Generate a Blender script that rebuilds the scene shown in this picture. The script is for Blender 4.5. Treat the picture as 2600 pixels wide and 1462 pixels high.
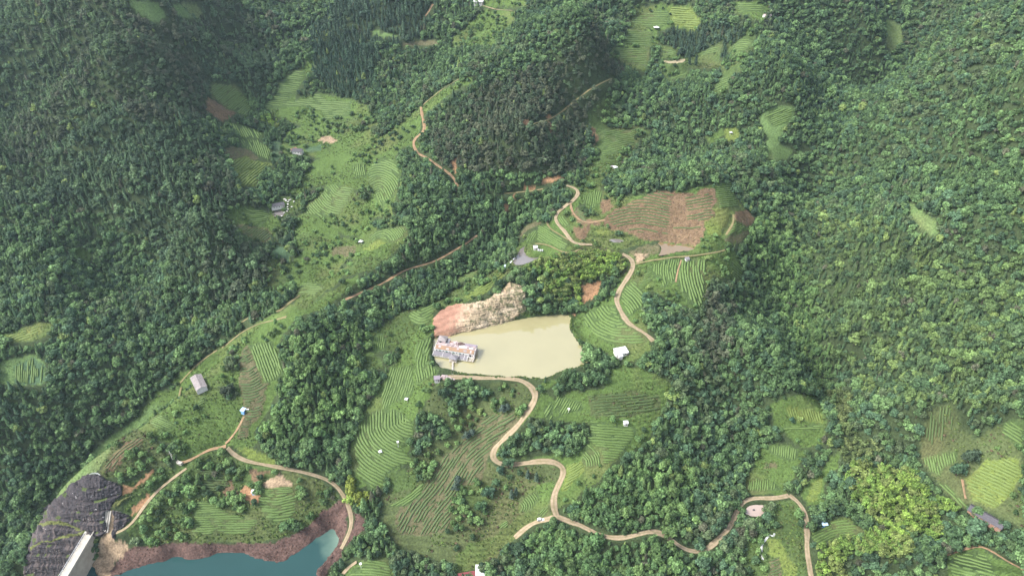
import bpy, bmesh, math, random, colorsys
import numpy as np
from mathutils import Vector, Matrix

for o in list(bpy.data.objects): bpy.data.objects.remove(o)
scene = bpy.context.scene
COL = scene.collection

# ---------------------------------------------------------------- camera, sky, sun, exposure
cam_d = bpy.data.cameras.new('drone_camera')
cam = bpy.data.objects.new('drone_camera', cam_d)
COL.objects.link(cam)
cam_d.sensor_width = 36.0
cam_d.lens = 36.0 * 1758.0 / 2600.0
cam_d.clip_start = 1.0
cam_d.clip_end = 6000.0
cam.location = (0, 0, 300.0)
cam.rotation_euler = (math.radians(90.0 - 35.0), 0, 0)
scene.camera = cam

SUN_EL, SUN_AZ = math.radians(46), math.radians(-104)       # soft high sun, from the left behind the camera
world = bpy.data.worlds.new("World"); scene.world = world; world.use_nodes = True
wn = world.node_tree; wn.nodes.clear()
sky = wn.nodes.new('ShaderNodeTexSky'); sky.sky_type = 'NISHITA'; sky.sun_disc = False
sky.sun_elevation = SUN_EL; sky.sun_rotation = SUN_AZ
sky.altitude = 400; sky.air_density = 1.0; sky.dust_density = 5.0; sky.ozone_density = 1.0
hsv = wn.nodes.new('ShaderNodeHueSaturation'); hsv.inputs['Saturation'].default_value = 0.5
bg = wn.nodes.new('ShaderNodeBackground'); bg.inputs['Strength'].default_value = 0.13
wo = wn.nodes.new('ShaderNodeOutputWorld')
wn.links.new(sky.outputs[0], hsv.inputs['Color']); wn.links.new(hsv.outputs[0], bg.inputs['Color']); wn.links.new(bg.outputs[0], wo.inputs['Surface'])

sun_d = bpy.data.lights.new('sun', 'SUN'); sun = bpy.data.objects.new('sun', sun_d); COL.objects.link(sun)
sun_d.energy = 1.5; sun_d.angle = math.radians(11); sun_d.color = (1.0, 0.985, 0.965)
_sd = Vector((math.sin(SUN_AZ) * math.cos(SUN_EL), math.cos(SUN_AZ) * math.cos(SUN_EL), math.sin(SUN_EL)))
sun.rotation_euler = _sd.to_track_quat('Z', 'Y').to_euler()
sun.location = (-200, 200, 600)

vs = scene.view_settings
scene.display_settings.display_device = 'sRGB'
vs.view_transform = 'Standard'; vs.look = 'None'; vs.gamma = 1.0; vs.use_curve_mapping = False
vs.exposure = 1.58
scene.cycles.volume_bounces = 1
scene.cycles.max_bounces = 6
scene.cycles.diffuse_bounces = 3
scene.cycles.glossy_bounces = 2
scene.cycles.transparent_max_bounces = 4

# ---------------------------------------------------------------- terrain
PITCH = math.radians(35.0)
CAMZ = 300.0
FPX = 1758.0                      # focal length in photo pixels (2600 wide)
CP, SP = math.cos(PITCH), math.sin(PITCH)

def ray(px, py):                  # photo pixel -> direction
    u = (np.asarray(px, float) - 1300.0) / FPX
    v = (731.0 - np.asarray(py, float)) / FPX
    return np.stack([u, CP + v * SP, -SP + v * CP], -1)

def project(X, Y, Z):
    dz = Z - CAMZ
    d = Y * CP - dz * SP
    d = np.maximum(d, 1.0)
    return 1300.0 + FPX * X / d, 731.0 - FPX * (Y * SP + dz * CP) / d, d

def at_z(px, py, z):              # photo pixel on the level z -> X, Y
    r = ray(px, py)
    t = (z - CAMZ) / r[..., 2]
    return r[..., 0] * t, r[..., 1] * t

K = 1.0093
CTRL = [
 # far left mountain, column by column
 (0,1449,-92),(0,1300,-80),(0,1150,-60),(0,1000,-38),(0,850,-14),(0,700,6),(0,560,30),(0,400,54),(0,300,74),(0,200,97),(0,100,122),(0,0,146),
 (150,1180,-66),(150,1080,-54),(150,960,-38),(120,880,-20),(150,780,-8),(110,680,20),(120,580,28),(150,450,42),(150,300,76),(150,150,114),(150,0,150),
 (300,1060,-50),(300,960,-42),(280,880,-26),(300,780,-14),(240,690,-8),(270,600,12),(300,480,44),(300,380,62),(300,250,92),(300,120,126),(300,0,154),
 (430,930,-42),(420,830,-28),(400,710,-12),(400,600,15),(440,480,42),(440,350,62),(440,220,90),(440,100,120),(420,0,146),
 (560,845,-30),(540,770,-18),(560,700,-2),(530,610,25),(500,530,43),(560,460,32),(560,340,52),(560,240,68),(560,120,94),(560,0,126),
 (620,640,4),(640,780,-18),(640,700,-6),(620,540,16),(600,420,34),(650,330,44),(680,250,54),(640,150,76),(620,60,100),
 (700,765,-14),(700,690,-6),(700,600,4),(700,520,13),(740,380,31),(730,170,72),(760,20,106),(800,100,90),(760,700,-2),(740,450,22),
 # long ridge crest
 (100,1270,-44),(150,1235,-38),(200,1180,-30),(300,1085,-17),(390,1020,-9),(470,955,-3),(560,880,4),(640,815,10),(740,770,15),(860,715,19),(940,670,22),(1000,635,25),(1080,570,31),(1150,500,40),
 # dam, flank, reservoir
 (600,1440,-74),(830,1345,-66),(420,1449,-73),(700,1395,-71),(300,1430,-72),(380,1390,-62),(600,1345,-58),(800,1290,-59),(500,1365,-59),(700,1340,-58),(860,1420,-66),
 (640,1240,-46),(560,1175,-37),(740,1250,-47),(600,1300,-53),(480,1250,-45),(400,1300,-50),(430,1180,-34),(340,1290,-49),(330,1220,-37),
 (240,1195,-27),(190,1270,-42),(280,1260,-40),(110,1330,-62),(60,1449,-86),(180,1370,-64),(240,1350,-54),(120,1290,-54),(200,1449,-84),(130,1420,-78),
 # ridge slope facing the camera
 (450,1100,-25),(520,1050,-18),(500,985,-8),(600,1060,-20),(640,950,-4),(660,880,5),(380,1100,-22),(700,1165,-38),(560,1120,-29),
 (600,1125,-32),(740,800,15),(790,840,10),(820,950,-12),(720,1000,-12),(780,1060,-24),(690,1110,-29),(850,1100,-37),(860,880,-4),(880,810,2),(770,920,2),(680,1040,-18),
 (880,1330,-58),(875,1250,-50),(830,1210,-46),(860,1150,-42),
 # middle left
 (1000,1449,-66),(1000,1250,-49),(950,1300,-55),(1000,1120,-32),(1000,1000,-16),(960,960,-15),(1000,850,-3),(1000,790,0),(1010,690,15),(1000,560,24),(1000,500,36),(980,440,40),(1000,370,50),(1050,270,68),(1000,200,70),(1000,100,94),(1000,0,122),
 (930,860,-7),(920,950,-16),(900,1050,-28),(930,1150,-36),(1050,930,-5),(1030,1050,-22),(1080,1150,-38),(1100,1250,-48),
 (850,690,1),(840,620,7),(860,550,17),(840,480,28),(900,400,40),(870,350,38),(800,290,46),(900,170,76),(900,80,98),(900,0,122),(930,620,14),(960,590,18),(920,520,26),
 (840,760,9),(960,740,5),(1080,680,8),(1190,600,23),(1180,650,13),
 # pond basin and below
 (1090,900,-1),(1200,952,-1),(1380,952,-1),(1470,910,-1),(1430,800,-1),(1150,860,-1),(1300,870,-1),(1110,960,1),(1250,960,1),(1350,972,0),(1075,880,3),(1060,940,-1),
 (1200,1449,-66),(1220,1300,-50),(1230,1150,-32),(1200,1060,-20),(1200,1000,-8),(1340,1020,-5),(1280,1090,-17),(1290,1165,-30),(1300,1250,-42),(1330,1340,-52),
 (1200,830,0),(1200,770,13),(1200,720,13),(1180,495,41),(1200,400,57),(1200,300,76),(1180,190,100),(1210,140,98),(1200,60,104),(1200,0,120),(1060,230,70),(1060,60,102),(1110,180,73),
 (1300,820,1),(1290,724,21),(1310,640,22),(1110,785,7),(1350,720,22),(1100,720,8),(1140,830,1),(1060,790,3),(1240,640,15),(1280,580,17),(1330,520,24),
 (1450,1449,-58),(1400,1305,-44),(1420,1190,-30),(1400,1110,-21),(1440,1000,-7),(1420,960,-1),(1460,740,8),(1450,650,23),(1420,590,26),(1400,520,32),(1450,440,38),(1440,310,62),(1420,200,92),(1450,100,124),(1475,30,144),(1320,300,84),(1320,400,60),(1310,150,104),(1340,60,118),(1350,0,130),(1400,780,4),
 # middle right
 (1600,1440,-57),(1570,1350,-47),(1600,1250,-36),(1600,1150,-25),(1600,1050,-13),(1600,950,-3),(1560,885,6),(1640,850,11),(1560,800,10),(1560,740,14),(1620,720,15),(1580,640,24),(1600,580,28),(1600,500,43),(1600,420,50),(1550,350,50),(1520,300,56),(1560,190,80),(1600,80,104),(1600,0,126),(1500,820,2),(1510,740,6),(1500,960,-1),(1510,540,34),(1520,440,40),
 (1500,1400,-54),(1480,1330,-46),(1530,1060,-14),(1480,1110,-21),
 (1760,1390,-50),(1780,1250,-36),(1760,1080,-16),(1750,960,-4),(1750,860,6),(1740,740,15),(1740,655,25),(1690,622,25),(1700,590,27),(1700,480,49),(1740,400,54),(1750,320,60),(1700,200,80),(1700,80,106),(1700,0,128),(1680,1150,-25),
 (1880,1440,-58),(1870,1260,-42),(1920,1150,-36),(1900,1050,-27),(1870,950,-13),(1840,800,9),(1960,790,6),(2010,870,-2),(2030,960,-11),(1960,1000,-16),(1840,680,22),(1890,550,37),(1830,460,51),(1900,400,54),(1930,300,72),(1900,130,108),(1900,0,136),(1920,740,8),(1800,180,82),(1980,200,94),
 # right gully and right mountain
 (2030,1449,-58),(2030,1300,-46),(2060,1150,-37),(2080,1050,-31),(2100,900,-36),(2110,1000,-42),(2070,800,-25),(2040,700,-11),(2000,600,6),(2060,480,25),(2110,335,46),(2180,225,60),(2280,150,82),(2080,80,114),(2080,0,134),(2200,60,116),(1980,1400,-55),
 (2150,1350,-44),(2150,1200,-33),(2170,1050,-22),(2180,900,-6),(2150,760,12),(2150,620,26),(2180,480,48),(2200,380,66),
 (2300,1449,-50),(2300,1350,-39),(2250,1200,-24),(2300,1050,-6),(2300,900,9),(2300,790,27),(2300,680,31),(2350,550,63),(2300,450,60),(2450,420,84),(2200,470,46),(2350,350,86),(2350,200,121),(2235,285,92),(2160,345,68),(2350,100,108),(2350,0,134),
 (2450,1420,-42),(2450,1300,-30),(2450,1150,-10),(2450,1000,10),(2450,830,38),(2450,660,47),(2450,500,80),(2450,300,108),(2450,150,140),
 (2576,1449,-36),(2576,1300,-18),(2576,1150,3),(2576,980,22),(2576,800,42),(2576,640,57),(2576,500,90),(2576,350,110),(2576,200,138),(2576,100,155),(2576,0,171),
 # beyond the frame
 (-400,100,140),(-400,500,50),(-400,900,-18),(-400,1300,-80),(-300,1600,-110),(3000,100,180),(3000,500,105),(3000,900,42),(3000,1400,-20),(300,-150,190),(900,-150,160),(1500,-150,180),(2100,-150,175),(2600,-150,195),
 (600,1700,-95),(1300,1700,-90),(2000,1700,-80),(2700,1700,-60),(-400,-150,190),(3100,-150,215),
]
CTRL = np.array(CTRL, float)
_cx, _cy = at_z(CTRL[:, 0] * K, CTRL[:, 1] * K, CTRL[:, 2])
_cz = CTRL[:, 2]
_far = [(-1500, 1700, 260), (-500, 1700, 255), (500, 1700, 255), (1500, 1700, 290), (-1400, 900, 180), (1400, 900, 280), (0, 1300, 215), (-900, 1250, 225), (900, 1250, 250),
        (-700, 60, -60), (0, 60, -110), (700, 60, -20)]
_cx = np.r_[_cx, [p[0] for p in _far]]
_cy = np.r_[_cy, [p[1] for p in _far]]
_cz = np.r_[_cz, [p[2] for p in _far]]
RC = 14.0

def _phi(dx, dy):
    return -np.sqrt(dx * dx + dy * dy + RC * RC)

_n = len(_cx)
_A = np.zeros((_n + 3, _n + 3))
_A[:_n, :_n] = _phi(_cx[:, None] - _cx, _cy[:, None] - _cy) + np.eye(_n) * 4.0
_A[:_n, _n] = 1; _A[:_n, _n + 1] = _cx; _A[:_n, _n + 2] = _cy
_A[_n, :_n] = 1; _A[_n + 1, :_n] = _cx; _A[_n + 2, :_n] = _cy
_W = np.linalg.solve(_A, np.r_[_cz, 0, 0, 0])

def rbf(X, Y):
    X = np.asarray(X, float); Y = np.asarray(Y, float)
    out = np.empty(X.size); xf = X.ravel(); yf = Y.ravel()
    for i in range(0, xf.size, 20000):
        a, b = xf[i:i + 20000], yf[i:i + 20000]
        out[i:i + 20000] = _phi(a[:, None] - _cx, b[:, None] - _cy) @ _W[:_n] + _W[_n] + _W[_n + 1] * a + _W[_n + 2] * b
    return out.reshape(X.shape)

_rng = np.random.default_rng(7)
_LAT = _rng.random((256, 256))

def vnoise(x, y):
    x = np.asarray(x, float); y = np.asarray(y, float)
    xi = np.floor(x).astype(int); yi = np.floor(y).astype(int)
    fx = x - xi; fy = y - yi
    fx = fx * fx * (3 - 2 * fx); fy = fy * fy * (3 - 2 * fy)
    g = lambda i, j: _LAT[i & 255, j & 255]
    return (g(xi, yi) * (1 - fx) + g(xi + 1, yi) * fx) * (1 - fy) + (g(xi, yi + 1) * (1 - fx) + g(xi + 1, yi + 1) * fx) * fy

def fbm(x, y, o=4):
    s = 0; a = 0.5; n = 0
    for k in range(o):
        s = s + a * vnoise(x * 2 ** k + 17.3 * k, y * 2 ** k + 5.1 * k); n += a; a *= 0.5
    return s / n                              # 0..1

# coarse regular grid used for ray casting and lookups
GX0, GX1, GY0, GY1, GS = -1500.0, 1500.0, 60.0, 1700.0, 4.0
_gx = np.arange(GX0, GX1 + 0.1, GS); _gy = np.arange(GY0, GY1 + 0.1, GS)
_MX, _MY = np.meshgrid(_gx, _gy)
COARSE = rbf(_MX[::2, ::2], _MY[::2, ::2])
def _up(a):
    b = np.empty((a.shape[0], a.shape[1] * 2 - 1)); b[:, ::2] = a; b[:, 1::2] = (a[:, 1:] + a[:, :-1]) / 2
    c = np.empty((b.shape[0] * 2 - 1, b.shape[1])); c[::2] = b; c[1::2] = (b[1:] + b[:-1]) / 2
    return c
BASE = _up(COARSE)[:_MX.shape[0], :_MX.shape[1]]
_pad = ((0, _MX.shape[0] - BASE.shape[0]), (0, _MX.shape[1] - BASE.shape[1]))
BASE = np.pad(BASE, _pad, mode='edge')

def bil(G, X, Y):
    fx = np.clip((np.asarray(X, float) - GX0) / GS, 0, G.shape[1] - 1.001)
    fy = np.clip((np.asarray(Y, float) - GY0) / GS, 0, G.shape[0] - 1.001)
    i = fx.astype(int); j = fy.astype(int); fx = fx - i; fy = fy - j
    return (G[j, i] * (1 - fx) + G[j, i + 1] * fx) * (1 - fy) + (G[j + 1, i] * (1 - fx) + G[j + 1, i + 1] * fx) * fy

def cast(px, py, hf, tmax=2200.0):
    """photo pixels -> first hit on the height function hf; returns X, Y, Z, t"""
    r = ray(px, py); shp = r.shape[:-1]; r = r.reshape(-1, 3)
    n = len(r); t = np.full(n, 150.0); hit = np.zeros(n, bool); lo = t.copy()
    while True:
        act = np.where(~hit & (t < tmax))[0]
        if len(act) == 0: break
        step = 2.0 + t[act] * 0.006
        lo[act] = t[act]; t[act] += step
        p = r[act] * t[act][:, None]
        hit[act[p[:, 2] + CAMZ <= hf(p[:, 0], p[:, 1])]] = True
    hi = t.copy()
    for _ in range(9):
        m = (lo + hi) / 2; p = r * m[:, None]
        b = p[:, 2] + CAMZ <= hf(p[:, 0], p[:, 1])
        hi = np.where(b, m, hi); lo = np.where(b, lo, m)
    p = r * hi[:, None]
    return p[:, 0].reshape(shp), p[:, 1].reshape(shp), (p[:, 2] + CAMZ).reshape(shp), hi.reshape(shp)
# ---------------------------------------------------------------- what stands where in the photograph
PANELS = dict(A=(0, 0, 2.957), B=(866, 0, 2.957), C=(1730, 0, 2.957), D=(0, 486, 2.957), E=(866, 486, 2.957), F=(1730, 486, 2.957),
              G=(0, 972, 2.957), H=(866, 972, 2.957), I=(1730, 972, 2.957), J=(560, 180, 4.954), K=(560, 470, 4.954),
              L=(1280, 430, 3.903), M=(1500, 0, 4.954), O=(0, 0, 0.9908))

def P(s):                          # "E 10,20 30,40" -> photo pixels
    out = []; pan = None
    for w in s.split():
        if w in PANELS: pan = PANELS[w]; continue
        x, y = w.split(',')
        out.append((pan[0] + float(x) / pan[2], pan[1] + float(y) / pan[2]))
    return np.array(out)

# ground / vegetation classes, later lines lie over earlier ones
REGIONS = """
g O 668,275 700,235 785,140 790,175 740,235 745,250 790,235 880,250 925,265 940,300 965,325 900,345 860,345 760,320 700,290
g O 715,335 760,318 870,335 920,320 960,335 950,375 880,420 850,440 835,470 800,500 750,520 745,490 765,440 790,410 740,400 705,380
g O 1062,262 1065,300 1045,345 1055,370 1010,372 1000,395 1012,430 1000,490 985,545 950,545 900,560 870,590 815,600 750,600 745,560 760,530 790,500 850,440 900,390 960,340 1010,310
g O 1180,195 1190,205 1130,235 1068,285 1062,262 1110,225
g K 100,270 240,270 560,320 780,400 770,520 720,600 640,680 520,740 420,740 330,640 200,560 150,450 60,350
g K 620,260 780,160 960,170 1000,250 960,330 860,350 780,410 640,400 600,330
g K 820,60 1040,0 1060,60 900,110
g K 960,420 1060,300 1300,420 1560,380 1900,420 1990,560 2340,500 2350,640 2280,760 2100,900 1990,930 1750,930 1600,900 1480,1080 1560,1130 1500,1200 1380,1290 1200,1400 1050,1447 900,1447 980,1370 950,1280 870,1130 850,1030 960,900 1080,800 960,770 930,600
g O 520,905 545,880 600,845 650,810 700,785 760,745 830,735 870,705 905,690 905,705 860,740 820,770 770,790 745,800 705,850 680,860 600,890
g O 300,1090 330,1060 395,985 470,930 520,900 570,870 640,830 690,810 735,800 715,840 700,870 705,930 690,1000 660,1060 640,1090 650,1110 620,1130 560,1120 500,1150 455,1165 430,1110 380,1100 350,1080
p O 95,1275 150,1222 210,1160 270,1105 310,1080 335,1060 400,1000 390,1040 350,1075 300,1105 270,1150 240,1190 170,1240 120,1278
w O 300,1220 380,1190 460,1165 560,1125 700,1170 800,1205 860,1250 800,1320 720,1345 640,1370 560,1360 480,1375 380,1380 330,1350 300,1300 330,1250
q O 300,1100 340,1075 380,1095 430,1130 420,1170 360,1190 300,1200 245,1195 270,1150
g O 885,1200 880,1130 910,1050 960,960 1000,900 1010,850 1040,800 1080,760 1095,790 1085,870 1090,930 1110,960 1080,1000 1040,1050 1030,1130 1000,1180 960,1200 900,1230
w O 1000,790 1100,760 1190,700 1270,670 1290,650 1310,660 1250,710 1180,760 1100,780 1050,830 1000,880 930,880 905,850 950,830
q O 1090,965 1330,965 1340,1000 1310,1060 1240,1120 1225,1160 1260,1180 1400,1165 1415,1190 1385,1270 1390,1300 1300,1340 1250,1400 1180,1430 1100,1410 1000,1370 960,1310 960,1250 1010,1200 1060,1130 1040,1080 1080,1000
g O 1360,965 1440,950 1500,940 1560,920 1620,930 1690,960 1680,1020 1650,1060 1620,1120 1560,1150 1500,1210 1440,1260 1405,1280 1400,1230 1425,1180 1400,1155 1300,1150 1250,1160 1240,1140 1290,1090 1340,1030 1365,990
f O 1258,1110 1330,1050 1380,1052 1480,1068 1485,1120 1440,1145 1350,1148 1260,1150
f O 1370,985 1440,940 1540,935 1520,980 1440,985 1400,1010
g O 1580,640 1640,620 1720,640 1850,625 1870,680 1870,710 1800,690 1775,730 1770,785 1700,760 1640,730 1610,740 1630,840 1640,880 1590,910 1560,905 1500,870 1440,850 1430,800 1480,780 1540,740 1560,700
w O 1480,290 1500,265 1545,240 1540,270 1560,300 1640,330 1610,350 1590,380 1560,420 1530,440 1500,490 1440,500 1430,470 1480,440 1490,390 1485,330
g O 1300,620 1390,550 1440,490 1500,470 1530,490 1560,500 1620,490 1700,480 1840,458 1855,500 1895,550 1880,580 1840,620 1740,640 1650,605 1560,630 1540,640 1490,620 1430,650 1390,650 1330,660 1290,660
f L 700,350 800,340 820,400 880,400 930,470 830,480 740,410
g M 530,230 560,80 960,60 1240,80 1400,280 1320,400 1010,350 850,400 840,560 740,600 740,800 700,880 500,850 400,760 200,740 280,600 400,560 470,350
g M 860,580 1110,620 1150,650 1090,720 880,740
w M 880,760 1230,730 1400,640 1600,560 1760,570 1900,470 2000,300 2170,300 2070,560 1970,700 1900,830 1900,900 1800,880 1790,960 1700,1200 1560,1200 1530,1100 1620,960 1650,860 1480,850 1230,880 1200,980 1000,1020 870,900
f M 1230,860 1490,850 1640,860 1620,960 1530,1000 1220,1000
n M 1620,600 1740,560 1790,780 1700,800 1610,750
g M 1800,180 1830,0 2260,60 2240,150 2170,200 2200,240 2030,250 2000,190
p C 590,860 740,790 860,800 830,900 760,1000 740,1100 840,1130 780,1210 620,1210 640,1050
p C 1540,150 1650,190 1660,330 1570,390 1540,300
p F 1690,80 1800,150 1920,230 1920,330 1850,330 1720,180
g C 150,1050 300,950 330,1010 250,1080
y C 330,960 430,960 430,1040 340,1060
g I 660,160 850,90 980,80 1080,180 1090,280 1070,330 1060,470 930,490 780,390 700,320
g I 620,480 760,450 940,520 860,640 800,800 780,850 480,830 480,740 540,640
g I 960,740 1090,640 1110,560 1200,520 1180,640 1090,690 1060,900 940,920 900,820
q I 1800,330 1850,200 2050,160 2120,350 2200,420 2400,300 2573,260 2573,1100 2350,980 2150,900 2000,800 1900,720 1800,560
w I 480,1200 600,1130 650,1160 700,900 850,880 930,1080 940,1300 960,1500 480,1500
g I 970,1120 1200,1000 1380,1090 1340,1150 1200,1160 1000,1240
g I 1980,1290 2240,1190 2300,1280 2573,1400 2573,1500 1990,1500
y I 640,1180 720,1160 800,1280 860,1380 850,1449 770,1449 740,1300 660,1290
g D 480,420 640,410 700,490 660,540 600,500
g D 0,1080 300,980 400,1000 330,1100 0,1160
p D 0,1270 250,1220 340,1300 340,1449 0,1449
p A 960,0 1180,20 1240,90 1200,180 1100,150 1000,60
p A 1300,40 1400,15 1500,60 1530,110 1420,140 1310,100
g B 830,300 960,180 1050,80 1270,80 1310,100 1290,180 1180,250 1150,340 850,350
g B 1050,0 1400,0 1390,50 1050,60
p B 220,220 440,270 400,290 230,250
x B 450,320 700,300 780,330 450,345
g H 0,1400 130,1330 330,1310 400,1400 380,1500 0,1500
g H 850,1330 960,1200 1130,1150 1330,1000 1480,960 1590,980 1590,1000 1450,1050 1280,1180 1170,1280 1060,1330 1010,1400 870,1440
g H 1340,870 1480,760 1590,740 1570,900 1480,960 1340,980
c J 650,890 760,890 730,970 740,1100 690,1160 650,1010
c J 1060,950 1290,940 1280,1020 1060,1010
c K 640,850 730,760 850,800 870,900 830,1000 740,960
g K 850,1030 960,960 1000,1050 880,1120
y K 1790,790 1980,700 2080,730 1940,800 1800,830
d J 1220,880 1270,830 1500,860 1400,910
x K 1420,780 1700,760 1700,880 1420,890
b A 1550,730 1640,780 1760,850 1730,900 1660,910 1540,830
x J 40,970 300,960 480,1080 400,1130 120,1130
b L 1000,460 1100,400 1250,330 1400,260 1500,215 1700,215 1900,240 2000,190 2090,180 2100,300 2060,380 2100,460 1990,520 1990,620 1950,720 1880,750 1700,740 1560,720 1380,690 1280,630 1100,600 1000,560 980,500
b L 2300,420 2400,390 2480,480 2460,560 2400,560 2290,510
y L 2060,380 2230,390 2260,440 2200,560 2120,660 2010,640 1990,520 2100,460
y L 900,600 1000,580 1060,630 960,660
b L 670,560 840,560 850,640 780,700 700,660
b L 650,330 680,420 760,540 850,560 1000,540 850,500 760,500 690,420
x L 190,580 400,480 420,500 210,620 150,720 100,770 90,750 170,680
x L 1240,820 1400,740 1530,750 1540,800 1440,850 1380,900 1290,940 1290,870
d L 1310,830 1420,820 1370,890 1300,930
b L 960,280 1050,290 1090,370 980,420 950,380
x L 2180,690 2300,640 2440,590 2420,640 2320,720 2200,730
o L 0,320 20,340 60,420 10,430
o L 90,240 110,250 135,330 110,340
o L 390,90 590,50 590,80 440,130 390,120
o L 190,170 320,170 300,210 220,210
o B 1370,910 1410,905 1410,945 1380,950
o B 1530,870 1580,865 1570,890 1540,890
b B 1540,900 1590,930 1600,1010 1570,1000
o B 800,1220 870,1180 880,1290 860,1310 850,1240
b B 1860,940 1910,960 1930,1050 1900,1090 1870,1010
o E 1800,700 1950,680 1940,730 1900,790 1830,830 1790,870 1750,930 1720,925 1780,850 1810,760
s E 840,850 960,850 1080,820 1150,780 1270,690 1350,715 1380,800 1375,900 1250,985 1050,1035 900,1065 850,1070
e E 690,1085 700,960 760,890 840,850 900,930 890,1010 870,1050 800,1090
g E 1380,780 1480,800 1500,920 1380,940
m E 1320,600 1420,540 1560,500 1700,440 1850,430 2050,430 2160,490 2150,600 2050,640 1960,650 1830,680 1780,760 1820,830 1760,900 1600,850 1500,780 1540,660 1400,620
f E 1380,780 1520,800 1650,850 1780,830 1770,915 1640,925 1440,935 1380,920
o G 900,770 1000,770 1150,650 1160,670 1040,780 930,840
o G 990,930 1110,820 1120,850 1060,940 990,990
b G 1860,660 2040,640 1910,760
d G 1950,760 2090,670 2200,740 2200,770 1990,780
o G 1770,850 1830,770 1900,810 1950,830 1950,900 1900,920 1860,880
b G 1630,740 1740,720 1790,840 1680,850
y G 1770,490 1880,480 2070,580 2060,610 1890,580
r G 640,700 700,685 760,690 900,780 920,830 830,950 980,1000 940,1070 870,1110 860,1200 740,1150 640,1150 560,1280 430,1500 160,1500 200,1280 240,1180 260,1120 310,1040 330,940 450,850 570,740
l G 300,1050 470,1020 600,1090 610,1112 450,1050 330,1075
l G 230,1235 360,1170 640,1105 640,1122 350,1185 240,1250
l G 830,945 900,880 990,830 980,850 880,930
d G 795,960 840,950 850,1020 830,1130 870,1180 960,1210 980,1260 850,1350 870,1500 740,1500 690,1370 720,1250 760,1180 790,1100
h G 850,1500 830,1400 950,1250 1100,1220 1300,1200 1600,1200 1900,1210 2050,1200 2300,1090 2430,950 2573,880 H 0,880 30,910 50,1000 60,1080 10,1180 G 2573,1300 2400,1500
h H 95,980 200,1010 210,1080 100,1160 30,1230 90,1060
f K 1040,60 1300,0 1330,0 1190,150 1060,270 1040,330 960,380 930,560 880,640 800,560 780,430 880,350 1000,250
w J 1340,640 1700,560 1900,640 1850,760 1560,790 1380,720
f J 820,1090 960,1060 1100,1060 1250,1110 1150,1180 980,1180
f J 500,1190 700,1180 950,1210 1000,1300 960,1447 440,1447
f J 1880,700 2060,660 2120,760 2000,830 1880,810
f K 1680,60 1860,10 1900,60 1820,200 1720,180
w K 580,930 700,900 850,1000 840,1130 900,1300 760,1380 600,1280 560,1080
w K 1480,1080 1700,920 2100,900 1900,1060 1560,1150
f K 1460,560 1560,620 1780,640 1700,690 1500,660
w K 960,600 1200,640 1440,690 1000,760
f D 1380,1240 1530,1150 1600,1120 1580,1220 1450,1310
f G 1160,0 1350,0 1300,40 1200,60
f D 1700,1240 1790,1210 1780,1330 1690,1320
f G 1640,30 1760,0 1790,100 1700,140
w E 160,1180 300,1240 330,1330 180,1330
f E 630,1120 690,1060 685,1240 715,1330 660,1300
f H 550,260 640,200 780,280 820,420 680,470 560,500
f H 690,20 960,0 1200,40 1200,130 1000,150 900,250 820,260 760,120
w H 330,680 460,640 600,700 560,780 380,830
w H 820,740 1000,700 1130,760 1150,880 1000,950 830,880
q H 960,150 1370,60 1290,170 1180,240 1050,300 960,330 900,250
"""
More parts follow.
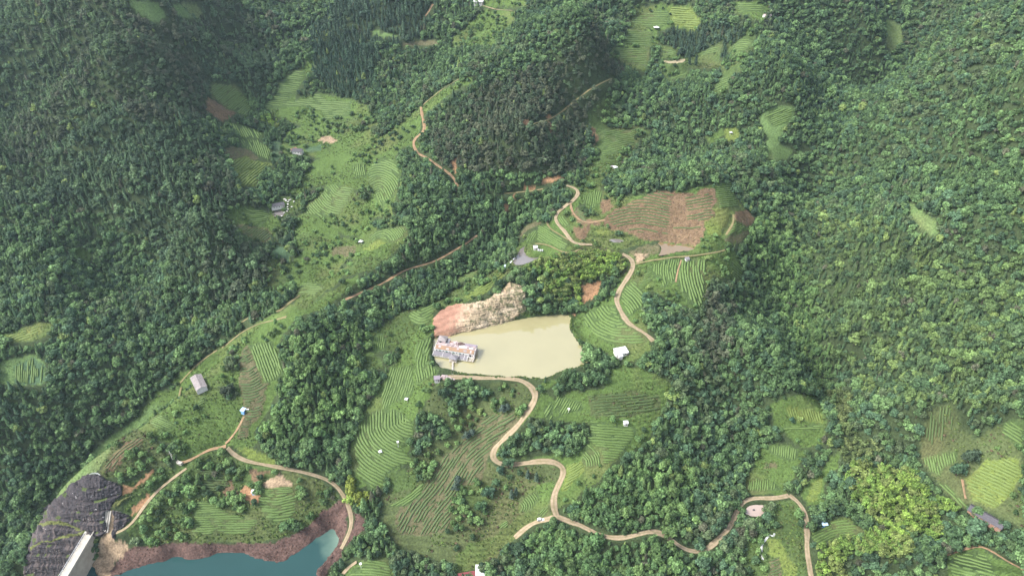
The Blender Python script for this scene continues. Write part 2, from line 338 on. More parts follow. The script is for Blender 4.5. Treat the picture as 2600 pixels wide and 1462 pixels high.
# (polygon, row guide, row spacing in photo pixels, ground class)
TEA = """
A 1600,620 1750,640 1860,740 1890,800 1850,890 1760,850 1660,790 1560,710 | A 1600,800 1800,640 | 5 | t
J 90,650 400,720 540,800 480,860 250,840 160,750 | J 200,650 300,840 | 5 | t
J 220,840 460,870 640,980 600,1120 490,1080 280,950 | J 330,850 380,930 420,1050 | 6 | t
J 110,1130 300,1080 500,1150 640,1170 520,1300 440,1440 260,1447 180,1330 | J 300,1440 620,1180 | 7 | y
J 1090,0 1050,150 940,280 800,440 670,470 570,480 560,430 700,290 830,100 930,0 | J 690,330 880,350 | 5 | t
J 680,480 850,380 1110,350 1180,260 1290,330 1350,390 1640,370 1650,550 1280,620 1300,520 1060,450 860,450 | J 850,400 1350,450 1640,450 | 5 | t
O 925,420 960,398 1000,405 1010,440 1000,480 965,525 940,490 925,450 | O 930,452 955,440 985,455 1000,490 | 7 | t
J 1640,1200 1800,1150 1820,1330 1700,1340 | J 1700,1200 1720,1330 | 5 | t
K 1330,0 1480,0 1700,40 1640,130 1600,250 1530,380 1300,410 1060,360 1060,300 1200,170 1290,80 | K 1220,190 1300,290 1420,350 1560,370 | 5.5 | t
K 1860,640 2040,540 2340,510 2330,620 2200,720 2180,700 2000,690 1880,710 | K 1860,680 1950,600 2050,570 2150,620 2190,700 | 5 | t
K 240,290 560,320 640,380 560,500 430,520 330,400 | K 250,330 400,390 560,370 | 6 | t
K 180,500 330,500 600,560 680,620 540,740 430,720 330,640 | K 380,700 560,560 | 5 | x
K 930,1290 1060,1220 1240,1240 1300,1310 1180,1380 1000,1380 | K 940,1330 1280,1300 | 5 | t
K 1150,1447 1290,1360 1320,1360 1250,1447 | K 1160,1440 1260,1370 | 4 | t
D 1860,1140 2040,1130 2090,1250 2140,1330 2090,1400 2000,1449 1950,1350 | D 1930,1120 1990,1280 2040,1420 | 8 | t
D 1790,1250 1860,1150 1950,1350 1990,1449 G 2030,0 1990,100 1950,250 1880,330 1860,420 1790,420 1790,350 1830,250 1800,0 | G 1800,70 1900,75 1990,20 | 8 | x
G 1140,260 1200,240 1330,310 1240,370 1130,310 | G 1140,250 1260,300 1330,330 | 6 | t
G 1490,110 1560,90 1520,190 1480,180 | G 1490,150 1560,110 | 6 | t
G 780,640 940,440 1070,400 1070,440 960,560 870,650 | G 800,650 900,530 1060,420 | 8 | b
G 1940,860 2100,820 2230,850 2240,960 2150,1060 1990,1010 1930,940 | G 1950,960 2080,970 2230,940 | 8 | t
G 1470,880 1600,900 1750,990 1940,1020 1940,1060 1860,1130 1430,1130 1450,1000 | G 1450,1060 1700,1050 1930,1050 | 7 | t
G 1940,790 2200,780 2210,820 1960,850 | G 1940,810 2200,800 | 6 | t
G 1480,660 1640,640 1740,760 1600,840 1460,780 | G 1470,720 1720,730 | 8 | q
O 985,920 1040,920 1040,990 1000,1010 960,1035 960,1000 | O 1005,920 990,970 970,1030 | 7 | t
H 130,300 250,210 300,200 420,200 560,300 540,400 460,500 560,600 420,620 330,700 330,790 200,800 110,650 100,500 | H 200,260 200,380 270,480 400,560 560,600 | 9 | t
H 960,360 1100,240 1300,230 1350,290 1200,420 1110,560 1090,600 1050,740 900,780 850,900 800,1100 600,1150 440,1130 400,1000 480,870 620,780 700,650 780,540 880,450 | H 1300,260 1100,380 950,480 850,620 740,800 600,950 520,1100 | 9 | x
H 350,920 450,880 600,760 640,740 600,830 480,930 | H 350,930 480,870 640,740 | 7 | t
H 1590,160 1620,90 1800,150 1830,200 1700,230 1640,250 1590,210 | H 1620,230 1700,90 | 7 | t
H 1500,230 1580,140 1590,250 1640,260 1560,300 | H 1510,290 1560,220 1600,140 | 7 | t
H 1870,280 2080,320 2220,340 2200,420 2130,500 2080,580 1960,630 1950,500 1850,430 | H 1880,370 2200,390 | 8 | t
H 1850,100 2200,60 2400,100 2420,180 2200,260 1880,260 | H 1860,220 2100,200 2400,170 | 9 | q
H 1850,440 1950,520 1940,620 1850,640 1790,590 | H 1840,450 1930,540 1940,630 | 7 | t
H 1690,620 1800,580 1830,640 1760,720 1700,800 1650,810 1690,700 | H 1690,680 1790,620 | 7 | y
H 1480,960 1550,910 1590,970 1560,1000 1480,1010 | H 1490,1000 1560,920 | 6 | t
H 1340,870 1480,800 1500,860 1420,960 1350,980 | H 1360,860 1410,920 1380,980 | 7 | t
H 60,1420 170,1330 330,1320 380,1400 400,1500 60,1500 | H 60,1400 200,1390 380,1420 | 8 | t
H 1170,1060 1250,1010 1260,1060 1190,1110 | H 1180,1080 1250,1030 | 6 | t
E 2080,790 2120,700 2230,650 2230,720 2270,760 2280,850 2200,930 2150,960 | E 2100,780 2180,850 2220,930 | 8 | t
L 1310,1180 1360,1090 1410,980 1470,960 1500,1060 1420,1150 1360,1200 | L 1330,1130 1470,1080 | 6 | t
L 1450,950 1640,870 1760,890 1740,1000 1690,1120 1640,1110 1580,1180 1560,1060 1500,1060 | L 1640,890 1620,1000 1640,1100 | 7 | t
L 1770,890 2000,890 1990,1100 1960,1390 1830,1330 1730,1160 1740,1000 | L 1880,890 1870,1050 1930,1250 1960,1330 | 8 | t
L 2250,900 2380,1000 2370,1090 2290,1090 | L 2270,950 2380,1050 | 5 | t
L 340,540 450,570 560,640 640,720 600,800 480,750 320,710 | L 340,600 600,760 | 6 | t
L 230,640 340,580 310,710 210,730 | L 230,720 300,600 | 6 | t
L 540,440 620,480 650,590 560,560 520,500 | L 540,450 640,590 | 6 | t
L 780,280 900,200 980,210 960,330 880,390 790,330 | L 860,230 840,360 | 6 | t
L 1100,400 1250,330 1400,260 1500,215 1700,215 1650,380 1640,560 1960,560 1950,620 1650,640 1280,620 1060,560 1020,470 | L 1000,480 1200,420 1400,410 1640,470 1900,460 | 9 | b
L 1780,260 2090,240 2060,370 2090,460 1990,510 1800,510 1800,380 | L 1790,380 2080,330 | 9 | b
L 2090,180 2250,130 2290,250 2330,380 2130,380 2090,280 | L 2100,260 2300,240 | 6 | t
L 2200,650 2290,530 2410,570 2320,630 2230,680 | L 2200,660 2380,570 | 5 | t
L 700,370 800,440 820,520 770,520 700,440 | L 700,440 800,480 | 6 | x
E 1830,920 1960,850 2060,850 2140,960 2330,1110 2250,1140 2050,1150 1940,1100 1830,1000 | E 1840,950 1900,1040 2050,1110 2250,1110 | 9 | t
E 500,920 600,870 720,830 690,960 640,1010 520,980 | E 510,930 600,980 690,940 | 8 | t
E 910,790 1000,740 1200,610 1210,640 1100,740 970,810 | E 920,790 1050,740 1200,630 | 6 | y
E 220,1090 330,1060 330,1180 240,1220 | E 290,1070 270,1210 | 6 | t
E 560,1140 680,1090 690,1200 640,1270 740,1360 600,1449 560,1449 | E 620,1130 570,1290 600,1440 | 8 | t
E 850,650 1030,590 1020,650 870,690 | E 860,650 1020,640 | 6 | t
M 990,100 1240,90 1400,280 1300,390 1020,300 | M 1000,240 1390,260 | 5.5 | y
M 530,230 820,140 980,150 1000,310 820,360 490,300 | M 520,300 980,290 | 4.5 | t
M 460,380 790,400 760,590 410,560 | M 440,470 780,480 | 5 | t
M 290,600 730,620 720,840 480,800 270,680 | M 290,680 730,700 | 4.5 | t
M 860,600 1090,640 1050,700 870,710 | M 860,650 1080,680 | 4.5 | t
M 1400,640 1640,560 1600,660 1430,690 | M 1400,660 1620,620 | 4.5 | t
M 1770,590 1900,480 2050,500 1970,640 1800,700 | M 1770,620 2000,600 | 5 | t
M 1540,1100 1640,960 1790,950 1720,1180 1580,1190 | M 1560,1060 1780,980 | 5 | t
M 1000,980 1200,910 1190,970 1010,1020 | M 1000,1000 1190,930 | 4.5 | t
M 1850,30 2200,80 2200,150 1830,170 | M 1850,100 2200,110 | 5 | t
C 620,880 740,810 850,820 820,900 690,960 | C 640,920 830,850 | 5 | t
I 790,190 890,180 1060,220 1060,300 820,270 | I 850,190 880,280 | 7 | y
I 700,330 1060,310 1060,340 720,350 | I 700,330 1060,320 | 5 | t
I 640,490 760,460 900,510 840,590 700,540 | I 740,470 730,560 | 7 | t
I 480,810 490,740 560,710 680,730 750,800 600,820 | I 600,720 590,815 | 7 | t
I 620,600 720,590 720,640 620,640 | I 660,590 650,640 | 6 | x
I 940,900 980,740 1060,700 1060,780 1010,880 | I 950,800 1050,830 | 6 | y
I 1810,560 2060,500 2080,590 1990,640 1930,700 1860,660 | I 1900,530 1940,690 | 8 | t
I 1910,730 2000,760 2130,880 2160,960 2050,900 | I 1950,740 2080,860 2160,950 | 8 | t
I 2140,730 2300,580 2530,560 2560,700 2450,870 2350,940 2160,870 | I 2150,740 2440,880 | 10 | y
I 2400,300 2573,270 2573,480 2410,380 | I 2400,330 2573,440 | 9 | t
I 2000,1310 2220,1240 2300,1300 2400,1500 2060,1500 2000,1370 | I 2020,1330 2350,1420 | 10 | t
I 970,1130 1200,1010 1380,1090 1330,1150 1200,1160 1000,1240 | I 980,1210 1150,1120 1350,1110 | 8 | t
I 660,1330 740,1300 760,1500 660,1500 | I 660,1400 750,1370 | 8 | x
I 1860,200 2020,160 2050,330 1900,500 1830,400 | I 1950,190 1930,420 | 9 | q
D 0,1110 300,1000 310,1060 200,1110 0,1150 | D 0,1130 300,1030 | 7 | y
D 100,1310 250,1240 330,1310 330,1440 120,1449 | D 230,1250 220,1440 | 6 | c
B 1960,990 2230,960 2210,1100 1950,1180 | B 1960,1080 2220,1020 | 5 | t
"""
WATER = """
fish_pond -1.2 muddy E 690,1098 760,1092 900,1058 1240,978 1440,938 1640,926 1735,936 1712,1010 1742,1090 1830,1190 1872,1285 1800,1325 1640,1355 1560,1400 1480,1400 1340,1380 1200,1380 1020,1358 850,1350 760,1340 715,1300 690,1265
grey_pond 22.0 grey E 1390,405 1370,450 1400,490 1440,500 1570,490 1450,520 1390,545 1330,552 1285,532 1320,490 1340,440
brown_pond 25.2 brown L 1500,722 1560,725 1700,750 1850,760 1897,780 1870,800 1700,820 1600,842 1530,852 1560,800 1550,760
puddle 27.5 grey L 1040,690 1190,700 1170,722 1060,715
pale_pond -47.0 pale I 480,925 520,895 620,898 692,896 640,960 590,1006 520,996 470,985
far_pond 78.0 cream M 885,755 1010,775 1130,745 1212,736 1160,790 1060,797 980,802
house_pool 12.0 grey K 660,330 740,315 790,330 780,385 710,395 670,370
reservoir -66.0 teal G 600,1460 665,1335 700,1370 740,1449 830,1475 1000,1400 1150,1340 1230,1330 1310,1300 1500,1320 1640,1270 1850,1280 1960,1320 2090,1360 2200,1290 2350,1180 2480,1088 2545,1130 2535,1230 2440,1350 2360,1449 2300,1800 600,1800
"""
ROADS = """
dirt 4.0 E 2345,1125 2300,1070 2150,990 2100,900 2060,820 2090,740 2170,620 2200,560 2190,510 2160,480 2110,470
dirt 3.4 L 870,745 760,745 690,730 650,690 600,610 520,540 500,490 520,430 570,390 680,310 740,250 740,210 700,180 650,165 610,160
path 1.8 L 310,735 420,740 510,780 560,820 640,835 720,815 780,770
path 1.8 L 420,490 430,570 500,620 560,650 640,700
clay 2.0 L 660,330 660,400 720,480 770,530 820,540 1000,500
path 1.8 L 2200,650 2240,580 2280,530 2270,440
dirt 4.4 E 760,1400 830,1390 900,1393 1050,1402 1180,1398 1300,1403 1400,1425 H 1400,0 1450,40 1475,90 1440,160 1380,240 1340,310 1290,360 1220,420 1150,490 1120,550 1140,600 1200,622 1290,615 1400,600 1500,580 1620,585 1680,620 1685,670 1640,740 1600,830 1585,900 1600,960 1622,1003
dirt 3.6 H 1622,1003 1560,1022 1480,1030 1420,1055 1360,1105 1300,1165
dirt 3.6 H 1622,1003 1690,1030 1820,1070 1900,1130 1990,1160 2080,1170 2180,1155 2280,1110 2370,1100 2430,1140 2510,1200 2560,1240 I 60,1270 140,1275 200,1250 280,1170 370,1070 410,980 440,910 490,872 560,860 680,866 760,855 810,842
dirt 3.6 I 810,842 860,870 910,930 938,1000 940,1100 950,1250 960,1330 970,1400 978,1500
dirt 3.0 H 0,1245 20,1200 60,1130 85,1050 75,980 40,880 0,815 G 2500,742 2400,702 2250,660 2030,620 1850,590 1760,550 1700,480
clay 2.4 G 1700,480 1600,480 1530,510 1480,560 1400,595 1340,600
dirt 2.4 G 1400,640 1330,690 1170,810 1060,950 1000,1060 880,1150 830,1140 810,1110
clay 2.6 E 1020,330 930,400 850,440 760,500 640,550 500,580 430,610 380,650 280,710 130,770 0,825
clay 3.0 B 600,810 610,880 630,950 620,1000 565,1025 540,1060 545,1110 580,1160 660,1190 720,1240 800,1290 860,1350 875,1400 875,1449
path 2.0 B 890,590 760,670 650,760 600,810
path 2.4 B 2030,590 1880,660 1740,770 1650,850 1560,900 1480,920 1380,950
path 2.4 L 0,240 150,228 300,215 400,190
path 2.4 D 2250,780 2180,830 2130,870 2070,910
path 2.6 D 2150,940 1950,990 1800,1060 1730,1130 1660,1180
path 1.8 D 1950,890 1850,960 1770,1010
path 1.8 D 1630,1190 1480,1290 1400,1380 1340,1449
clay 2.0 I 2573,1400 2450,1350 2330,1260 2250,1200 2100,1260 1980,1290
clay 1.6 I 2110,720 2120,830 2140,890
dirt 2.6 B 1070,45 1160,75 1290,80
clay 3.0 B 690,30 660,90 610,150
dirt 2.4 H 0,1445 60,1370 130,1330
path 1.5 G 1360,30 1330,170 1310,250 1350,300 1340,420 1345,550
clay 2.0 G 1830,250 1790,350 1720,420 1690,470
path 1.8 L 1300,940 1400,920 1500,890 1720,865 1850,860 2050,830 2200,800
clay 1.4 L 1700,1120 1720,1000 1760,890
"""
COLS = {'.': (.042, .060, .026), 'g': (.076, .122, .034), 'p': (.098, .155, .055), 'y': (.125, .165, .042), 't': (.060, .094, .033), 'b': (.155, .106, .063),
        'x': (.100, .094, .050), 'o': (.30, .175, .095), 'r': (.085, .074, .074), 's': (.58, .46, .31), 'e': (.47, .235, .16), 'h': (.105, .066, .055), 'd': (.33, .245, .16),
        'c': (.070, .120, .062), 'w': (.068, .105, .034), 'q': (.074, .096, .038), 'l': (.12, .145, .045), 'f': (.042, .060, .026), 'n': (.042, .060, .026), 'm': (.060, .065, .030)}
FOREST = set('.fnm')
CODES = list(COLS); CIDX = {c: i for i, c in enumerate(CODES)}

RW, RH, RS = 1420, 850, 2.0          # label raster: photo pixels / 2 with a margin of 60 cells round the photograph
ROFF = 60

def inpoly(px, py, poly):
    x0, y0 = poly[:, 0], poly[:, 1]; x1, y1 = np.roll(x0, -1), np.roll(y0, -1)
    ins = np.zeros(px.shape, bool)
    for a, b, c, d in zip(x0, y0, x1, y1):
        if b == d: continue
        cr = ((b > py) != (d > py)) & (px < (c - a) * (py - b) / (d - b) + a)
        ins ^= cr
    return ins

LABEL = np.zeros((RH, RW), np.int8)
def paint(poly, code, L=None):
    L = LABEL if L is None else L
    lo = np.floor(poly.min(0) / RS).astype(int) + ROFF - 3; hi = np.ceil(poly.max(0) / RS).astype(int) + ROFF + 3
    x0, y0 = np.maximum(lo, 0); x1, y1 = np.minimum(hi, (RW, RH))
    if x1 <= x0 or y1 <= y0: return
    gx, gy = np.meshgrid((np.arange(x0, x1) - ROFF + .5) * RS, (np.arange(y0, y1) - ROFF + .5) * RS)
    wx = (fbm(gx / 22.0, gy / 22.0, 3) - .5) * 16; wy = (fbm(gx / 22.0 + 50, gy / 22.0 + 9, 3) - .5) * 12
    L[y0:y1, x0:x1][inpoly(gx + wx, gy + wy, poly)] = code

for ln in REGIONS.strip().splitlines():
    paint(P(ln[2:]), CIDX[ln[0]])
FIELDS = []
for ln in TEA.strip().splitlines():
    a, b, c, d = [s.strip() for s in ln.split('|')]
    FIELDS.append((P(a), P(b), float(c), d))
    paint(P(a), CIDX[d])

def lab(px, py):
    i = np.clip(np.floor(np.asarray(px) / RS).astype(int) + ROFF, 0, RW - 1); j = np.clip(np.floor(np.asarray(py) / RS).astype(int) + ROFF, 0, RH - 1)
    return LABEL[j, i]

FORM = np.array([c in FOREST for c in CODES])
# relief: rough under the forest, smooth in the fields
_px, _py, _ = project(_MX, _MY, BASE)
_open = (~FORM[lab(_px, _py)]).astype(float)
def blur(a, r):
    for ax in (0, 1):
        c = np.cumsum(np.pad(a, [(r + 1, r) if k == ax else (0, 0) for k in (0, 1)], mode='edge'), axis=ax)
        n = a.shape[ax]
        a = (np.take(c, np.arange(2 * r + 1, n + 2 * r + 1), axis=ax) - np.take(c, np.arange(0, n), axis=ax)) / (2 * r + 1)
    return a
_rough = 1 - blur(blur(_open, 4), 4)
_rg = 1 - 2 * np.abs(fbm(_MX / 150 + 3, _MY / 150 + 8, 2) - .5) * 2
_side = np.clip((np.abs(_MX + 20) - 110) / 90, 0, 1)
_sp = 1 - 2 * np.abs(fbm(_MX / 300 + 5, (_MY + .35 * np.abs(_MX)) / 82 + 21, 2) - .5) * 2
BASE = BASE + _rough * _side * (_sp - .55) * 36
BASE = BASE + _rough * ((fbm(_MX / 95, _MY / 95, 3) - .5) * 26 + (_rg - .6) * 15)

# fine corrections: ponds, road benches (1.5 m grid over the part in view)
FX0, FX1, FY0, FY1, FS = -560.0, 560.0, 120.0, 900.0, 1.5
_fx = np.arange(FX0, FX1 + .1, FS); _fy = np.arange(FY0, FY1 + .1, FS)
FXX, FYY = np.meshgrid(_fx, _fy)
FINE = bil(BASE, FXX, FYY) + (fbm(FXX / 14, FYY / 14, 3) - .5) * 1.2
_fade = np.clip(np.minimum(np.minimum(FXX - FX0, FX1 - FXX), np.minimum(FYY - FY0, FY1 - FYY)) / 30.0, 0, 1)
FINE = FINE * _fade + bil(BASE, FXX, FYY) * (1 - _fade)

def hgt(X, Y):
    X = np.asarray(X, float); Y = np.asarray(Y, float)
    out = bil(BASE, X, Y)
    m = (X > FX0) & (X < FX1 - FS) & (Y > FY0) & (Y < FY1 - FS)
    if m.any():
        fx = (X[m] - FX0) / FS; fy = (Y[m] - FY0) / FS
        i = fx.astype(int); j = fy.astype(int); fx = fx - i; fy = fy - j
        out = np.array(out)
        out[m] = (FINE[j, i] * (1 - fx) + FINE[j, i + 1] * fx) * (1 - fy) + (FINE[j + 1, i] * (1 - fx) + FINE[j + 1, i + 1] * fx) * fy
    return out

def polydist(X, Y, poly):           # signed distance, inside negative
    d = np.full(X.shape, 1e9)
    for (a, b), (c, e) in zip(poly, np.roll(poly, -1, 0)):
        vx, vy = c - a, e - b; L2 = vx * vx + vy * vy + 1e-9
        t = np.clip(((X - a) * vx + (Y - b) * vy) / L2, 0, 1)
        d = np.minimum(d, np.hypot(X - a - t * vx, Y - b - t * vy))
    return np.where(inpoly(X, Y, poly), -d, d)

def window(x0, x1, y0, y1):
    i0 = int(max(0, (x0 - FX0) // FS)); i1 = int(min(len(_fx), (x1 - FX0) // FS + 2)); j0 = int(max(0, (y0 - FY0) // FS)); j1 = int(min(len(_fy), (y1 - FY0) // FS + 2))
    return slice(j0, max(j1, j0)), slice(i0, max(i1, i0))

PONDS = []
for ln in WATER.strip().splitlines():
    nm, lv, kind, rest = ln.split(' ', 3); lv = float(lv)
    pp = P(rest); n = len(pp)
    wx, wy = at_z(pp[:, 0], pp[:, 1], lv)
    poly = np.stack([wx, wy], 1)
    if nm != 'reservoir':
        # the water finds its own level where the ground already lies
        inside = window(poly[:, 0].min(), poly[:, 0].max(), poly[:, 1].min(), poly[:, 1].max())
        hx, hy, hz, ht = cast(pp[:, 0], pp[:, 1], lambda X, Y: bil(BASE, X, Y))
        if nm != 'fish_pond': lv = float(np.median(hz))
        wx, wy = at_z(pp[:, 0], pp[:, 1], lv); poly = np.stack([wx, wy], 1)
    for _ in range(2):                        # round the corners, then roughen the shore a little
        nx_ = np.roll(poly, -1, 0); poly = np.stack([poly * .75 + nx_ * .25, poly * .25 + nx_ * .75], 1).reshape(-1, 2)
    if nm in ('fish_pond', 'reservoir'):
        L_ = [a + (b_ - a) * t for a, b_ in zip(poly, np.roll(poly, -1, 0)) for t in np.arange(0, 1, 1 / max(1, int(np.hypot(*(b_ - a)) / 2.5)))]
        poly = np.array(L_); poly = poly + np.stack([fbm(poly[:, 0] / 5, poly[:, 1] / 5, 2) - .5, fbm(poly[:, 0] / 5 + 40, poly[:, 1] / 5, 2) - .5], 1) * (2.4 if nm == 'fish_pond' else 4.0)
    PONDS.append((nm, lv, kind, poly))
    s = window(poly[:, 0].min() - 14, poly[:, 0].max() + 14, poly[:, 1].min() - 14, poly[:, 1].max() + 14)
    d = polydist(FXX[s], FYY[s], poly); f = FINE[s]
    dep = np.clip(-d * .5, 0, 2.0)
    ins = lv - .25 - dep
    bank = np.clip((d - 0.5) / 10.0, 0, 1); bank = bank * bank * (3 - 2 * bank)
    wantb = np.where(f < lv + .6, lv + .6, np.minimum(f, lv + .6 + d * 1.3))
    outv = wantb * (1 - bank) + f * bank
    FINE[s] = np.where(d < 0, ins, np.where(d < 10.5, outv, f))

ROADL = []
for ln in ROADS.strip().splitlines():
    kind, w, rest = ln.split(' ', 2); w = float(w) * .86
    pp = P(rest)
    # smooth curve through the points
    t = np.r_[0, np.cumsum(np.hypot(*np.diff(pp, axis=0).T))]
    tt = np.linspace(0, t[-1], max(8, int(t[-1] / 3)))
    q = np.stack([np.interp(tt, t, pp[:, k]) for k in (0, 1)], 1)
    for _ in range(6):
        q[1:-1] = (q[:-2] + 2 * q[1:-1] + q[2:]) / 4
    X, Y, Z, T = cast(q[:, 0], q[:, 1], hgt)
    pts = np.stack([X, Y, Z], 1)
    # drop jumps behind a crest, resample every 1.5 m, smooth
    keep = [0]
    for i in range(1, len(pts)):
        if np.hypot(*(pts[i, :2] - pts[keep[-1], :2])) < 40: keep.append(i)
    pts = pts[keep]
    s_ = np.r_[0, np.cumsum(np.hypot(*np.diff(pts[:, :2], axis=0).T))]
    ss = np.arange(0, s_[-1], 1.5)
    pts = np.stack([np.interp(ss, s_, pts[:, k]) for k in range(3)], 1)
    for _ in range(10):
        pts[1:-1] = (pts[:-2] + 2 * pts[1:-1] + pts[2:]) / 4
    pts[:, 2] = hgt(pts[:, 0], pts[:, 1])
    for _ in range(40):
        pts[1:-1, 2] = (pts[:-2, 2] + 2 * pts[1:-1, 2] + pts[2:, 2]) / 4
    ROADL.append((kind, w, pts))
    acc = np.zeros_like(FINE); wgt = np.zeros_like(FINE); best = np.full(FINE.shape, 99.0)
    R = w / 2 + 4.0
    for x, y, z in pts[::2]:
        s = window(x - R, x + R, y - R, y + R)
        dd = np.hypot(FXX[s] - x, FYY[s] - y)
        best[s] = np.minimum(best[s], dd)
        k = np.exp(-(dd / 2.2) ** 2); acc[s] += k * z; wgt[s] += k
    m = (best < R) & (wgt > 1e-9)
    b = np.clip((R - best[m]) / 3.4, 0, 1); b = b * b * (3 - 2 * b)
    FINE[m] = FINE[m] * (1 - b) + (acc[m] / wgt[m]) * b

# depth of the bare ground as the photograph sees it
_dx, _dy = np.meshgrid((np.arange(0, RW, 2) - ROFF + 1) * RS, (np.arange(0, RH, 2) - ROFF + 1) * RS)
_, _, _, DEPTH = cast(_dx, _dy, hgt)
def depth_at(px, py):
    i = np.clip((np.floor(np.asarray(px) / RS).astype(int) + ROFF) // 2, 0, DEPTH.shape[1] - 1); j = np.clip((np.floor(np.asarray(py) / RS).astype(int) + ROFF) // 2, 0, DEPTH.shape[0] - 1)
    return DEPTH[j, i]
def dist_cam(X, Y, Z): return np.sqrt(X * X + Y * Y + (Z - CAMZ) ** 2)
def seen(X, Y, Z):
    px, py, d = project(X, Y, Z)
    t = dist_cam(X, Y, Z) / np.sqrt(1 + ((px - 1300) / FPX) ** 2 + ((731 - py) / FPX) ** 2) * np.sqrt(1 + ((px - 1300) / FPX) ** 2 + ((731 - py) / FPX) ** 2)
    r = np.linalg.norm(ray(px, py), axis=-1)
    return (dist_cam(X, Y, Z) / r < depth_at(px, py) * 1.03 + 4)
# places kept clear of plants: photo x, y, radius
KEEPOUT = [(1110, 963, 26), (1575, 893, 24), (507, 970, 36), (619, 1043, 12), (646, 1249, 10), (2498, 1314, 42), (2091, 1331, 14), (1220, 1468, 42), (1185, 1455, 30), (754, 386, 16), (706, 523, 18), (690, 527, 18), (722, 516, 14),
           (1214, 9, 14), (1946, 46, 12), (1744, 659, 12), (1360, 630, 12), (1374, 636, 10), (1588, 1073, 14), (1032, 1014, 12), (966, 1147, 12), (1040, 281, 10), (1666, 73, 10), (1560, 427, 12), (917, 615, 12), (1854, 339, 8),
           (1375, 1319, 16), (250, 1204, 16), (438, 1150, 12), (456, 1173, 8), (1292, 672, 12), (895, 489, 8), (1030, 1125, 8), (912, 1432, 8), (1443, 1043, 8), (2520, 1364, 22), (2478, 1334, 20), (2485, 1316, 26), (2515, 1338, 26), (2505, 1350, 22), (1690, 158, 15), (1710, 158, 15), (1730, 156, 14), (1700, 172, 16), (1726, 168, 14), (1284, 545, 13), (1308, 528, 12), (1390, 470, 15), (1345, 490, 14), (1338, 325, 10), (1390, 308, 10), (1156, 425, 13), (1149, 945, 14), (1150, 935, 12)]
# ---------------------------------------------------------------- materials
def mat(name, rgb, rough=.8, var=.25, scale=1.0, bump=0.0, spec=.2, rgb2=None, coords='Object', detail=4):
    m = bpy.data.materials.new(name); m.use_nodes = True
    nt = m.node_tree; b = nt.nodes['Principled BSDF']
    b.inputs['Roughness'].default_value = rough; b.inputs['Specular IOR Level'].default_value = spec
    tc = nt.nodes.new('ShaderNodeTexCoord'); nz = nt.nodes.new('ShaderNodeTexNoise')
    nz.inputs['Scale'].default_value = scale; nz.inputs['Detail'].default_value = detail; nz.inputs['Roughness'].default_value = .65
    nt.links.new(tc.outputs[coords], nz.inputs['Vector'])
    mx = nt.nodes.new('ShaderNodeMix'); mx.data_type = 'RGBA'
    r2 = rgb2 if rgb2 is not None else tuple(c * (1 + var) for c in rgb)
    r1 = rgb if rgb2 is not None else tuple(c * (1 - var) for c in rgb)
    rr = nt.nodes.new('ShaderNodeMapRange'); rr.inputs['From Min'].default_value = .3; rr.inputs['From Max'].default_value = .7
    nt.links.new(nz.outputs['Fac'], rr.inputs['Value'])
    mx.inputs['A'].default_value = (*r1, 1); mx.inputs['B'].default_value = (*r2, 1)
    nt.links.new(rr.outputs[0], mx.inputs['Factor']); nt.links.new(mx.outputs['Result'], b.inputs['Base Color'])
    if bump:
        bp = nt.nodes.new('ShaderNodeBump'); bp.inputs['Strength'].default_value = bump; bp.inputs['Distance'].default_value = .3
        nt.links.new(nz.outputs['Fac'], bp.inputs['Height']); nt.links.new(bp.outputs[0], b.inputs['Normal'])
    return m

def foliage_mat(name, attr_default=None, trans=.28):
    m = bpy.data.materials.new(name); m.use_nodes = True
    nt = m.node_tree; b = nt.nodes['Principled BSDF']
    b.inputs['Roughness'].default_value = .6; b.inputs['Specular IOR Level'].default_value = .22
    at = nt.nodes.new('ShaderNodeAttribute'); at.attribute_type = 'INSTANCER'; at.attribute_name = 'tint'
    lf = nt.nodes.new('ShaderNodeAttribute'); lf.attribute_type = 'GEOMETRY'; lf.attribute_name = 'leafvar'
    mu = nt.nodes.new('ShaderNodeMix'); mu.data_type = 'RGBA'; mu.blend_type = 'MULTIPLY'; mu.inputs['Factor'].default_value = 1
    nt.links.new(at.outputs['Color'], mu.inputs['A']); nt.links.new(lf.outputs['Color'], mu.inputs['B'])
    nt.links.new(mu.outputs['Result'], b.inputs['Base Color'])
    tr = nt.nodes.new('ShaderNodeBsdfTranslucent'); nt.links.new(mu.outputs['Result'], tr.inputs['Color'])
    mx = nt.nodes.new('ShaderNodeMixShader'); mx.inputs[0].default_value = trans
    nt.links.new(b.outputs[0], mx.inputs[1]); nt.links.new(tr.outputs[0], mx.inputs[2])
    nt.links.new(mx.outputs[0], nt.nodes['Material Output'].inputs['Surface'])
    return m

M_LEAF = foliage_mat('leaves')
M_BARK = mat('bark', (.075, .058, .042), .9, .3, 3)

def mesh_obj(name, verts, faces, m=None, parent=None, smooth=False, link=True):
    me = bpy.data.meshes.new(name)
    me.from_pydata([tuple(v) for v in verts], [], [tuple(f) for f in faces]); me.update()
    if m: me.materials.append(m)
    if smooth: me.polygons.foreach_set('use_smooth', np.ones(len(me.polygons), bool))
    o = bpy.data.objects.new(name, me)
    if link: COL.objects.link(o)
    if parent: o.parent = parent
    return o

def np_mesh(name, V, Q, m):        # fast: vertices (n,3), quads (k,4)
    me = bpy.data.meshes.new(name)
    V = np.ascontiguousarray(V, np.float32); Q = np.ascontiguousarray(Q, np.int32); k = Q.shape[1]
    me.vertices.add(len(V)); me.vertices.foreach_set('co', V.ravel())
    me.loops.add(Q.size); me.loops.foreach_set('vertex_index', Q.ravel())
    me.polygons.add(len(Q)); me.polygons.foreach_set('loop_start', np.arange(0, Q.size, k, dtype=np.int32))
    me.update(calc_edges=True)
    me.materials.append(m)
    return me

